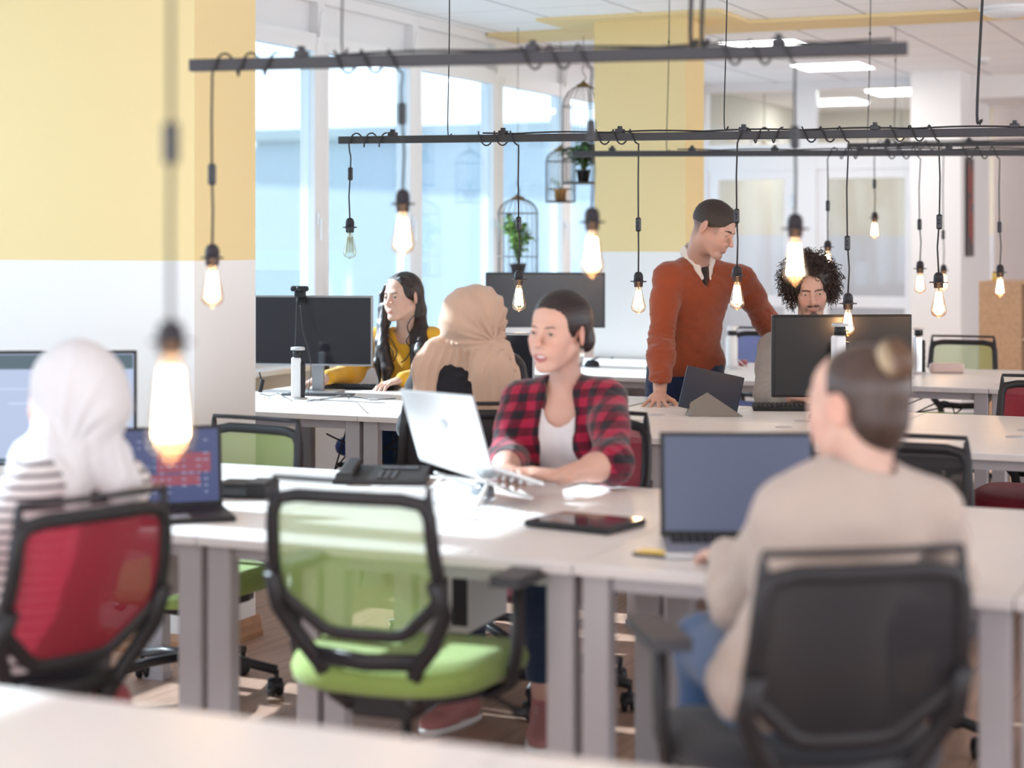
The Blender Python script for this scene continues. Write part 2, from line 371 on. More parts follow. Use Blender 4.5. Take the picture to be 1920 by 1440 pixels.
# ---------------------------------------------------------------- outside, distance haze put into low bluish material colours
M_hill = mat('hazy_ground', (.27, .32, .34), .9, var=.3, scale=.3)
struct('ground_outside', MB().box((-85, 60, -9.1), (158, 220, .2)), M_hill)
def tree(x, y, h, w, seed, lab):
    rnd = random.Random(seed); e = empty('tree', (x, y, -9), rnd.uniform(0, 360), lab, 'tree', 'bare winter trees outside the windows')
    MB().tube([(0, 0, 0), (.1, 0, h*.3), (0, .1, h*.6), (.1, 0, h*.95)], [.22, .18, .12, .03], 7).build('trunk', mat('hazy_tree_bark', (.13, .14, .17), .9), e)
    br = MB(); tw = MB()
    for k in range(150):
        z = h*rnd.uniform(.22, .92); a = rnd.uniform(0, 6.28); l = w*rnd.uniform(.5, 1)*(1.1-abs(z/h-.5)); up = rnd.uniform(.1, .55)
        p0 = Vector((0, 0, z)); p1 = p0+Vector((math.cos(a), math.sin(a), up))*l*.5; p2 = p0+Vector((math.cos(a+.2), math.sin(a+.2), up*1.5))*l
        br.tube([p0, p1, p2], [.06, .035, .012], 4)
        for q in range(16):
            b = p0.lerp(p2, rnd.uniform(.3, 1)); d = Vector((rnd.gauss(0, 1), rnd.gauss(0, 1), rnd.gauss(.3, .8))).normalized()*rnd.uniform(.4, 1.1); s2 = d.orthogonal().normalized()*.06
            tw.add([b, b+d*.5+s2, b+d, b+d*.5-s2], [(0, 1, 2, 3)])
    br.build('branches', mat('hazy_tree_bark', (0, 0, 0)), e); tw.build('twigs', mat('hazy_tree_twigs', (.24, .26, .31), .9, var=.3, scale=2), e)
rt = random.Random(3)
protos = {}
for k in range(17):
    yy = 6+(k//2)*9.6+rt.uniform(-.5, .5); xx = -34 if k % 2 else -47
    names = ['bare tree outside, low against the pale sky', 'bare tree outside with a wide blurred crown', 'tall bare tree outside past the far window']
    tree(xx, yy*1.1, (10.6 if k % 2 else 11.4)+rt.uniform(0, 1.6), 3.2, k, names[k % 3])
def block(x, y, z, sx, sy, sz, c, lab, rz=0):
    e = empty('apartment_building', (x, y, z), rz, lab, 'building')
    MB().box((0, 0, sz/2), (sx, sy, sz)).build('wall', mat('facade_%s' % lab[:6], c, .85, var=.06, scale=.4), e)
    ny = int(sy/2.6); nz = max(1, int(sz/3))
    for i in range(ny):
        for j in range(max(0, nz-3), nz):
            w = MB().box((sx/2+.02, -sy/2+1.3+i*2.6, j*3+1.8), (.06, 1.2, 1.5)); w.build('window', mat('hazy_windows', (.24, .32, .38), .3), e)
    MB().box((0, 0, sz+.15), (sx+.4, sy+.4, .3)).build('roof', mat('hazy_roof', (.3, .34, .36), .8), e)
struct('sun_blocker_outside', MB().box((-7.0, 11.6, 3.6), (3.0, 10.4, .18)), mat('sun_blocker_grey', (.5, .5, .5), .8))  # added slab, out of view, keeps sun off the inner desks
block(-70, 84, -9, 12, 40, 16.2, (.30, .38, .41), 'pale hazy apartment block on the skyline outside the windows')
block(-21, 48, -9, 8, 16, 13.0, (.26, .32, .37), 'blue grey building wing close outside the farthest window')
# ================================================================ DESKS
M_top = mat('desk_white_laminate', (.80, .775, .765), .34, spec=.35, var=.015, scale=3)
M_leg = mat('desk_grey_metal', (.46, .43, .45), .4, .1)
M_edge = mat('desk_edge_band', (.72, .66, .64), .45)
def desk(x0, x1, y0, y1, label, group, split=True, legs='LR', z=.74, center=True):
    """double bench desk: two tops back to back, legs as posts at both ends"""
    e = empty('bench_desk', ((x0+x1)/2, (y0+y1)/2, 0), 0, label, 'desk', group)
    w = x1-x0; d = y1-y0; th = .026; g = .004
    for s in (-1, 1):
        c = (0, s*d/4, z-th/2); mb = MB().box(c, (w-g, d/2-g/2, th), bev=.002, seg=1)
        t = mb.build('desktop', M_top, e)
        MB().box((0, s*(d/2-.0005), z-th/2-.001), (w-g-.004, .004, th-.005)).build('edge_band', M_edge, t)
    fr = MB()
    for s in (-1, 1):
        fr.box((0, s*(d/2-.07), z-th-.02), (w-.14, .03, .04)); fr.box((0, s*.06, z-th-.02), (w-.14, .03, .04))
    for s in (-1, 1): fr.box((s*(w/2-.04), 0, z-th-.02), (.05, d-.16, .035))
    fr.build('under_frame', M_leg, e)
    for sx in (-1, 1):
        if ('L' if sx < 0 else 'R') not in legs: continue
        for sy in (-1, 0, 1) if center else (-1, 1):
            hgt = z-th-.04
            MB().box((sx*(w/2-.045), sy*(d/2-.06), hgt/2+.02), (.07, .05, hgt+.04), bev=.004, seg=1).box((sx*(w/2-.045), sy*(d/2-.06), .012), (.078, .058, .024)).build('leg', M_leg, e)
    # cable grommets
    for s in (-1, 1):
        MB().lathe([(.036, 0), (.036, .003), (.03, .004), (.0001, .004)], 20, (0, s*.14, z)).build('grommet', mat('grommet_grey', (.55, .53, .54), .5), e)
    return e
for (a, b, t) in ((-3.35, -2.2, 'empty white desk closest to the camera under the big blurred bulb'), (-2.2, -1.12, 'empty white desk closest to the camera, in front of the green chair'), (-1.12, 0.0, 'white desk corner cut by the lower edge near the bun woman')):
    desk(a, b, 1.14, 2.505, t, 'nearest row of desks')
for (a, b, t) in ((-3.72, -2.675, 'white desk carrying the lit blue laptop and wide monitor'), (-2.675, -1.63, 'white desk between green chair and plaid shirt woman, with raised laptop'),
                  (-1.63, -.62, 'white desk where the woman with the hair bun works'), (-.62, .5, 'white desk end with its leg cut by the edge beside the bun woman')):
    desk(a, b, 3.995, 5.32, t, 'second row of desks')
for (a, b, t) in ((-4.95, -3.86, 'sunlit white desk with the black glossy screen and power tower'), (-3.86, -2.95, 'white desk of the beige headscarf woman, joined to the sunlit one')):
    desk(a, b, 7.0, 8.42, t, 'sunlit desks by the windows')
for (a, b, t) in ((-2.93, -2.43, 'narrow white desk under the standing man\'s hand'), (-2.43, -1.64, 'white desk with folded tablet and black monitor of the curly haired man'),
                  (-1.64, -.6, 'empty white desk right of the seam behind the bun woman'), (-.6, .5, 'empty white desk at the picture edge in the third row')):
    desk(a, b, 6.68, 8.13, t, 'third row of desks')
for (a, b, t) in ((-4.8, -3.75, 'far white desk under the black mouse and wide dark screen'), (-3.75, -2.68, 'far white desk with the white bottle behind the standing man'),
                  (-2.68, -1.61, 'far white desk with small beige box before the green chair'), (-1.61, -.5, 'far white desk at the picture edge beside the red chair')):
    desk(a, b, 9.58, 11.0, t, 'farthest row of desks')

# ================================================================ OFFICE CHAIRS
M_blk = mat('chair_black_plastic', (.020, .018, .021), .42, spec=.35, bump=.1, bscale=300)
M_chr = mat('gas_lift_steel', (.5, .5, .52), .25, 1)
CHC = {'green': ((.25, .355, .085), (.34, .50, .16), .55), 'red': ((.28, .012, .03), (.27, .015, .032), .94),
       'black': ((.018, .018, .024), (.022, .020, .024), .95), 'blue': ((.02, .06, .30), (.03, .10, .48), .75),
       'crimson': ((.28, .012, .03), (.36, .015, .045), .86)}
def chair(loc, rz, kind, label, hs=.47, arms=False, tilt=0, bo=0, group='mesh back office chairs'):
    e = empty('office_chair', loc, rz, label, 'chair', group)
    cs, cm, op = CHC[kind]
    Ms = mat('seat_'+kind, cs, .85, var=.06, scale=60, bump=.3, bscale=900, sheen=.2)
    Mm = MATS.get('backmesh_'+kind) or mesh_fabric('backmesh_'+kind, cm, op)
    # seat cushion
    def seat(u, v):
        a = 2*math.pi*u; cx, sx = math.cos(a), math.sin(a)
        q = 2/3.4; X = abs(cx)**q*math.copysign(1, cx); Y = abs(sx)**q*math.copysign(1, sx)
        prof = [(.0, 1.0), (.55, 1.0), (.86, .96), (.97, .72), (1.0, .4), (.98, .1), (.93, 0), (0.0, 0)]
        k = v*(len(prof)-1); i = min(int(k), len(prof)-2); f = k-i
        r = prof[i][0]*(1-f)+prof[i+1][0]*f; h = prof[i][1]*(1-f)+prof[i+1][1]*f
        wx = .262*(1+.06*Y); y = Y*.245*r
        drop = -.028*max(0, y/.235-.35)**2*2
        return Vector((X*wx*r, y+.01, hs-.075+.075*h+drop+.008*(X*r)**2))
    MB().grid(seat, 40, 22, cu=True).build('seat', Ms, e)
    MB().prism([(.22*math.cos(t*math.pi/12)*1.0, .01+.2*math.sin(t*math.pi/12)) for t in range(24)], hs-.10, hs-.072).box((0, -.02, hs-.12), (.16, .26, .05), bev=.01).build('seat_pan', M_blk, e)
    # backrest
    bz = hs+.10+bo
    def B(u, v, off=0):   # u across, v up from the lower bar (0) to the top (.36)
        return Vector((u, -.235-.10*(v/.36)+.55*u*u*.9-.035*math.sin(math.pi*max(0, min(1, v/.36)))+off, bz+v))
    def poly(P, n=6, closed=True):
        out = []
        m = len(P)
        for i in range(m if closed else m-1):
            a, b = P[i], P[(i+1) % m]
            for k in range(n): t = k/n; out.append((a[0]*(1-t)+b[0]*t, a[1]*(1-t)+b[1]*t))
        if not closed: out.append(P[-1])
        # round the corners
        for _ in range(1 if closed else 0):
            q = out[:]
            for i in range(len(out)):
                if not closed and i in (0, len(out)-1): continue
                a, b = out[i-1], out[(i+1) % len(out)]; q[i] = ((a[0]+2*out[i][0]+b[0])/4, (a[1]+2*out[i][1]+b[1])/4)
            out = q
        return out
    ring = [(-.19, .325), (.19, .325), (.205, .10), (.095, 0), (-.095, 0), (-.205, .10)]
    f = MB(); f.bar([B(*p) for p in poly(ring)], .032, .022, closed=True)
    f.bar([B(*p) for p in poly([(-.192, .28), (-.190, .362), (.190, .362), (.192, .28)], 6, False)], [.03, .028, .026, .024, .02, .016]+[.014]*8+[.016, .02, .024, .026, .028], .016)
    f.build('back_frame', M_blk, e)
    g = MB(); rr = [(x*.97, y) for x, y in poly(ring)]; nr = len(rr)
    cen = (0, .17)
    vs = []
    K = 6
    for i in range(nr):
        for k in range(K+1):
            t = k/K; x, y = cen[0]+(rr[i][0]-cen[0])*t, cen[1]+(rr[i][1]-cen[1])*t; vs.append(B(x, y))
    fs = [(i*(K+1)+k, ((i+1) % nr)*(K+1)+k, ((i+1) % nr)*(K+1)+k+1, i*(K+1)+k+1) for i in range(nr) for k in range(K)]
    g.add(vs, fs, True); g.build('back_mesh', Mm, e)
    # yoke: lower support with crossbar and two prongs
    y = MB(); o = -.018
    for s in (-1, 1):
        y.bar([B(s*.200, .14, o), B(s*.207, .06, o), B(s*.165, -.02, o), B(s*.120, -.075, o), B(s*.100, -.15, o)+Vector((0, .02, 0)), Vector((s*.08, -.15, hs-.11)), Vector((s*.06, -.05, hs-.12))], .038, .026)
    y.bar([B(-.135, -.056, o), B(0, -.064, o), B(.135, -.056, o)], .04, .02)
    y.build('back_support', M_blk, e)
    if arms:
        for s in (-1, 1):
            a = MB(); a.bar([(s*.10, 0, hs-.10), (s*.22, .0, hs-.10), (s*.275, -.01, hs-.07), (s*.29, -.02, hs+.02), (s*.29, -.01, hs+.17)], .045, .022, up=(1, 0, 0))
            ar = a.build('armrest', M_blk, e)
            MB().prism([(s*.29+x, yy) for x, yy in ((-.04, -.10), (-.03, .12), (0, .15), (.03, .13), (.045, 0), (.035, -.11))], hs+.17, hs+.195).build('arm_pad', mat('arm_pad_rubber', (.05, .05, .058), .6), ar)
    # column and base
    MB().lathe([(.028, .10), (.028, hs-.26), (.026, hs-.255)], 16).lathe([(.014, hs-.26), (.014, hs-.10)], 12).build('gas_lift', M_blk, e)
    MB().tube([(.07, .02, hs-.11), (.2, .05, hs-.12), (.26, .06, hs-.15)], .006, 6).ell((.27, .06, hs-.155), (.025, .012, .015)).build('lever', M_blk, e)
    b = MB(); b.lathe([(.045, .085), (.05, .13), (.035, .15)], 16)
    for k in range(5):
        t = R(72*k+20+tilt); d = Vector((math.cos(t), math.sin(t), 0))
        b.bar([d*.02+Vector((0, 0, .125)), d*.15+Vector((0, 0, .115)), d*.29+Vector((0, 0, .085))], [.045, .036, .028], .026, up=(0, 0, 1))
    b.build('star_base', M_blk, e)
    for k in range(5):
        t = R(72*k+20+tilt); d = Vector((math.cos(t), math.sin(t), 0)); cmb = MB(); q = t+.7
        ax = Vector((math.cos(q), math.sin(q), 0)); M = ax.to_track_quat('Z', 'Y').to_matrix()
        for s in (-1, 1): cmb.lathe([(.0001, -.009), (.022, -.009), (.026, -.005), (.026, .005), (.022, .009), (.0001, .009)], 18, d*.285+Vector((0, 0, .0265))+ax*s*.014, M)
        cmb.tube([d*.29+Vector((0, 0, .035)), d*.29+Vector((0, 0, .085))], .008, 8)
        cmb.lathe([(.0001, .034), (.024, .03), (.028, .012), (.028, .0)], 14, d*.285+Vector((0, 0, .027)))
        cmb.build('caster', M_blk, e)
    return e
def gp(px, d):
    p = at(px, HZ, d); return (p.x, p.y, 0)
chair(gp(762, 4.42), 4, 'green', 'green office chair with arms and see-through mesh back, tucked in nearest', hs=.53, bo=-.03, arms=True, tilt=14)
chair(gp(360, 6.1), 171, 'green', 'green office chair beyond the blue laptop, next to the big yellow column', hs=.42, tilt=40)
chair(gp(12, 4.14), 74, 'red', 'red mesh office chair under the woman in a white headscarf', hs=.49, tilt=5)
chair(gp(1500, 3.62), 36, 'black', 'black office chair with arms under the woman with the bun', hs=.555, bo=-.075, arms=True, tilt=30)
chair(gp(1668, 5.50), 184, 'black', 'empty black office chair across the desk from the bun woman', hs=.42, tilt=-2)
chair((-2.33, 5.55, 0), 176, 'crimson', 'red office chair behind the smiling woman in the plaid shirt', hs=.45, tilt=10)
chair(gp(872, 6.72), 22, 'black', 'dark office chair under the woman in the beige headscarf', hs=.47, tilt=0)
chair((-1.17, 8.14, 0), 180, 'red', 'empty red office chair in the aisle at the picture edge', hs=.43)
chair((-2.1, 11.25, 0), 180, 'green', 'small far green office chair behind the farthest desks', hs=.44)
chair((-3.36, 11.2, 0), 180, 'blue', 'far blue office chair between standing man and curly haired man', hs=.47)
chair(gp(735, 9.75), 184, 'blue', 'office chair hidden under the woman in the yellow top', hs=.46)
chair(gp(1512, 8.75), 190, 'blue', 'blue office chair of the curly haired man behind the monitor', hs=.46)
# ================================================================ RAILS AND PENDANT BULBS
M_rail = mat('rail_black_metal', (.045, .042, .048), .45, .2)
M_cord = mat('black_cord', (0, 0, 0)); M_sock = mat('socket_black', (.022, .020, .026), .35)
def rail(a, b, label, th=.045, wires=(), clips=3, z_top=CZ):
    a = Vector(a); b = Vector(b); mid = (a+b)/2; e = empty('lighting_rail', mid, 0, label, 'lighting rail', 'black hanging light rails')
    d = (b-a); L = d.length; u = d.normalized(); a0 = a-mid
    ang = math.atan2(u.y, u.x); M = Matrix.Rotation(ang, 3, 'Z')
    tilt = math.asin(max(-1, min(1, u.z))); M = M @ Matrix.Rotation(-tilt, 3, 'Y')
    MB().box((0, 0, 0), (L, .035, th), M, bev=.002, seg=1).build('bar', M_rail, e)
    for k in range(clips):
        t = (k+.5)/clips; c = a0+d*t
        MB().box(c+Vector((0, 0, th/2+.008)), (.035, .04, .02), M, bev=.003).box(c+Vector((0, 0, th/2+.022)), (.016, .02, .016), M).build('clamp', M_sock, e)
    w = MB()
    for (t, wav) in wires:
        c = a0+d*t; top = z_top-mid.z
        pts = [(c.x, c.y, th/2), (c.x+.01, c.y, th/2+.02), (c.x-.008, c.y, th/2+.04), (c.x+wav*.3, c.y, (top+th/2)/2), (c.x+wav, c.y, top)]
        MB().tube(curve_pts(pts, 6), .0028 if wav < .03 else .006, 6).ell((c.x+wav*.6, c.y, top*.72), (.006, .006, .012)).build('suspension_wire', M_cord, e)
    # supply cord running loosely along the top
    pts = [a0+d*t+Vector((0, 0, th/2+.003+.006*abs(math.sin(t*L*7)))) for t in np.linspace(.22, .98, 60)]
    MB().tube(pts, .004, 5).build('supply_cord', M_cord, e)
    return (a, b)
def rail_pt(ab, px):
    a, b = ab
    best = None
    for i in range(401):
        p = a.lerp(b, i/400); q = p; dd = q.dot(VD); x = 960+F*q.dot(VR)/dd
        if best is None or abs(x-px) < best[0]: best = (abs(x-px), p, dd)
    return best[1], best[2]
FIL = {}
def bulb_mats(lit):
    if lit not in FIL:
        g = bpy.data.materials.new('bulb_glass_'+('lit' if lit else 'off')); g.use_nodes = True; nt = g.node_tree; out = nt.nodes['Material Output']; nt.nodes.remove(nt.nodes['Principled BSDF'])
        t = N(nt, 'BsdfTransparent'); t.inputs[0].default_value = (1, .95, .86, 1) if lit else (.93, .95, .88, 1)
        gl = N(nt, 'BsdfGlossy'); gl.inputs['Roughness'].default_value = .04; gl.inputs[0].default_value = (1, .9, .75, 1)
        lw = N(nt, 'LayerWeight'); lw.inputs[0].default_value = .45; mx = N(nt, 'MixShader')
        nt.links.new(lw.outputs['Facing'], mx.inputs[0]); nt.links.new(t.outputs[0], mx.inputs[1])
        am = N(nt, 'BsdfTransparent'); am.inputs[0].default_value = (.85, .5, .28, 1) if lit else (.6, .62, .5, 1)
        m2 = N(nt, 'MixShader'); m2.inputs[0].default_value = .45; nt.links.new(am.outputs[0], m2.inputs[1]); nt.links.new(gl.outputs[0], m2.inputs[2])
        nt.links.new(m2.outputs[0], mx.inputs[2]); nt.links.new(mx.outputs[0], out.inputs[0])
        f = mat('filament_'+str(lit), (.9, .8, .6) if lit else (.62, .60, .45), .4, emis=(1, .62, .32) if lit else None, estr=46 if lit else 0)
        FIL[lit] = (g, f)
    return FIL[lit]
def pendant(px, top, ysw, yso, ybt, ybb, d, label, lit=True, rail_ab=None, yaw=0):
    """px column; top point (Vector) of the cord; ysw switch centre, yso socket top, ybt bulb top, ybb bulb tip, in photo rows at distance d"""
    Z = lambda y: CH-(y-HZ)/F*d
    o = at(px, HZ, d); e = empty('pendant_bulb', (o.x, o.y, top.z), 0, label, 'pendant lamp', 'bare bulbs hanging on black cords')
    z0 = top.z; zs, zk, zb, zt = Z(ysw)-z0, Z(yso)-z0, Z(ybt)-z0, Z(ybb)-z0
    off = Vector((top.x-o.x, top.y-o.y, 0)); wob = random.uniform(-.006, .006)
    # cord: helix round the rail, then down
    pts = []
    if rail_ab:
        u = (rail_ab[1]-rail_ab[0]).normalized(); tt = (top-rail_ab[0]).length/(rail_ab[1]-rail_ab[0]).length; sgn = 1 if tt < .15 else (-1 if tt > .9 else random.choice((-1, 1))); turns = 2.5
        for k in range(41):
            t = k/40; a = 2*math.pi*turns*t
            pts.append(off+u*sgn*(.20*(1-t))+Vector((0, 0, math.cos(a)*.032))+u.cross(Vector((0, 0, 1)))*(math.sin(a)*.027))
        pts.append(off*.6+Vector((0, 0, -.05)))
    else: pts = [(0, 0, 0)]
    pts += [(wob, 0, zs*.5), (wob*.5, 0, zs)]
    pts = [Vector(p) for p in pts]
    cd = MB(); cd.tube(pts, .0036, 6); cd.tube([(wob*.5, 0, zs), (-wob, 0, (zs+zk)/2), (0, 0, zk)], .0036, 6); cd.build('cord', M_cord, e)
    sw = MB().box((wob*.5, 0, zs), (.024, .015, .062), rotm(0, 0, yaw), bev=.007, seg=3).ell((wob*.5, -.008, zs), (.006, .004, .012)); sw.build('switch', M_sock, e)
    hs_ = zk-zb; R0 = .021
    sk = MB().lathe([(.0001, zk+.004), (.010, zk+.003), (.017, zk-.004), (R0, zk-.015), (R0, zk-hs_*.55), (.025, zk-hs_*.57), (.031, zk-hs_*.62), (.025, zk-hs_*.67), (R0-.001, zk-hs_*.7), (R0-.002, zb)], 20)
    for s in (-1, 1): sk.tube([(s*.025, 0, zk-hs_*.62), (s*.037, 0, zk-hs_*.62)], .003, 6)
    sk.build('socket', M_sock, e)
    L = zb-zt; gm, fm = bulb_mats(lit)
    bl = MB().lathe([(.013, zb), (.0145, zb-.08*L), (.019, zb-.25*L), (.026, zb-.5*L), (.0312, zb-.70*L), (.0315, zb-.78*L), (.027, zb-.88*L), (.016, zb-.94*L), (.006, zb-.965*L), (.0035, zb-.99*L), (.0001, zt)], 24).build('glass_bulb', gm, e)
    f = MB(); n = 9
    for k in range(n):
        a = 2*math.pi*k/n; a2 = a+math.pi/n; c1, s1 = math.cos(a), math.sin(a); c2, s2 = math.cos(a2), math.sin(a2)
        f.tube([(c1*.012, s1*.012, zb-.16*L), (c1*.019, s1*.019, zb-.74*L), (c2*.019, s2*.019, zb-.76*L), (c2*.012, s2*.012, zb-.18*L)], .0011, 4)
    f.build('filament', fm, bl)
    MB().lathe([(.005, zb), (.004, zb-.35*L), (.002, zb-.45*L), (.0015, zb-.78*L)], 8).build('stem', mat('stem_glass', (.8, .75, .65), .2), bl)
    return e
# near rail over the second row
r1 = rail(at(358, 123, 5.26), at(1702, 91, 4.79), 'nearest and lowest-hanging black rail, both ends in view', th=.034, wires=((.23, .012), (.72, .03), (.735, .05)), clips=3)
r2 = rail(at(637, 263, 8.65), at(2040, 246, 7.25), 'second black rail, left end before the windows, in sharp focus', th=.034, wires=((.17, .0), (.56, .01), (.875, .04)), clips=6)
r3 = rail(at(1075, 288.5, 11.0), at(2040, 286, 9.9), 'third thinner black rail, starting beside the hanging birdcages', th=.034, wires=((.20, .01), (.60, .01)), clips=6)
r4 = rail(at(1590, 273, 12.4), at(2060, 268, 11.6), 'farthest short black rail just above the third', th=.034, wires=((.2, .0), (.8, .0)), clips=3)
LAMPS = [
 (r1, 398, 327, 460, 498, 578, 'lit bulb in front of the big yellow column'),
 (r1, 755, 213, 357, 398, 480, 'lit blurred bulb above the woman in yellow'),
 (r1, 1110, 246, 391, 432, 522, 'lit blurred bulb beside the small birdcage with orange pot'),
 (r1, 1491, 257, 403, 445, 536, 'lit blurred bulb before the curly hair'),
 (r2, 656, 326, 410, 436, 486, 'only unlit bulb, clear glass, hanging before the window'),
 (r2, 973, 419, 508, 534, 585, 'lit sharp bulb between beige headscarf and dark screen'),
 (r2, 1197, 421, 511, 538, 589, 'lit sharp bulb in front of the far yellow column'),
 (r2, 1382, 405, 500, 528, 582, 'lit sharp bulb in front of the orange sweater'),
 (r2, 1590, 456, 551, 580, 631, 'lit sharp bulb in front of the black monitor back'),
 (r2, 1760, 416, 512, 540, 597, 'lit sharp bulb hanging in front of the white pillar'),
 (r3, 1552, 386, 452, 470, 513, 'lit bulb half hidden by the curly hair'),
 (r3, 1725, 421, 490, 512, 551, 'lit bulb before the frame of the glass door'),
 (r3, 1875, 426, 497, 519, 558, 'lit bulb over the chipboard shelf'),
 (r4, 1640, 345, 398, 415, 448, 'highest small lit bulb, in front of the glass door'),
 (r4, 1769, 440, 497, 513, 546, 'small far lit bulb low before the white pillar'),
]
for (rl, px, a, b, c, d_, lab) in LAMPS:
    p, dd = rail_pt(rl, px); pendant(px, p, a, b, c, d_, dd, lab, lit=(px != 656), rail_ab=rl)
# nearest pendant hangs from a rail above the frame
p = at(322, 235, 2.65); p.z = 2.06
r0 = rail(p+Vector((-.6, .1, 0)), p+Vector((1.4, -.2, 0)), 'black rail above the picture carrying the nearest bulb', th=.034, wires=((.3, .01),), clips=2)
pendant(320, p, 268, 604, 664, 866, 2.65, 'very large out-of-focus lit bulb closest to the camera', rail_ab=None)
# ================================================================ PEOPLE
def V3(*a): return np.array(a, dtype=np.float64)
class S:
    """list of rounded solids blended into one continuous surface; every solid has its own bounds"""
    def __init__(s): s.p = []
    def ell(s, c, r, M=None, k=.02, op='+'):
        s.p.append(('e', np.array(c, float), np.array(r, float), np.array(M, float) if M is not None else np.eye(3), k, op)); return s
    def cap(s, a, b, ra, rb=None, k=.02, op='+', flat=None):
        s.p.append(('c', np.array(a, float), np.array(b, float), ra, ra if rb is None else rb, k, op, flat)); return s
    def chain(s, pts, rs, k=.01, op='+'):
        for i in range(len(pts)-1): s.cap(pts[i], pts[i+1], rs[i], rs[i+1], k, op)
        return s
    def cut(s, pt, n, k=.004):   # keep the side where (p-pt).n < 0
        s.p.append(('p', np.array(pt, float), np.array(n, float)/np.linalg.norm(n), k)); return s
    def inter(s, other, grow=0, k=.004): s.p.append(('i', other, grow, k)); return s
    def sub(s, other, grow=0, k=.004): s.p.append(('s', other, grow, k)); return s
    def grow(s, g): s.p.append(('g', g)); return s
    def fn(s, f): s.p.append(('f', f)); return s
    def eval(s, P):
        d = np.full(len(P), 1e3)
        for q in s.p:
            t = q[0]
            if t == 'e':
                _, c, r, M, k, op = q; l = (P-c) @ M
                k0 = np.sqrt(((l/r)**2).sum(1)); k1 = np.sqrt(((l/(r*r))**2).sum(1))+1e-9; e = k0*(k0-1)/k1
            elif t == 'c':
                _, a, b, ra, rb, k, op, flat = q; ba = b-a; pa = P-a
                h = np.clip((pa @ ba)/max(ba @ ba, 1e-12), 0, 1); v = pa-h[:, None]*ba
                if flat is not None:
                    n, f = flat; n = np.array(n, float); n = n/np.linalg.norm(n); v = v+np.outer(v @ n, n)*(f-1)
                e = np.sqrt((v*v).sum(1))-(ra+(rb-ra)*h)
            elif t == 'p': d = smax(d, (P-q[1]) @ q[2], q[3]); continue
            elif t == 'i': d = smax(d, q[1].eval(P)-q[2], q[3]); continue
            elif t == 's': d = smax(d, -(q[1].eval(P)-q[2]), q[3]); continue
            elif t == 'g': d = d-q[1]; continue
            elif t == 'f': d = d+q[1](P); continue
            if op == '+': h = np.maximum(k-np.abs(d-e), 0)/k; d = np.minimum(d, e)-h*h*k*.25
            else: d = smax(d, -e, k)
        return d
    def bounds(s, pad=.03):
        lo = np.full(3, 1e9); hi = -lo
        for q in s.p:
            if q[0] == 'e' and q[5] == '+': m = q[2].max(); lo = np.minimum(lo, q[1]-m); hi = np.maximum(hi, q[1]+m)
            if q[0] == 'c' and q[6] == '+':
                m = max(q[3], q[4]); f = q[7]
                if f is not None and f[1] < 1: m = m/f[1]
                for e in (q[1], q[2]): lo = np.minimum(lo, e-m); hi = np.maximum(hi, e+m)
        return lo-pad, hi+pad
def smax(a, b, k):
    h = np.maximum(k-np.abs(a-b), 0)/k; return np.maximum(a, b)+h*h*k*.25
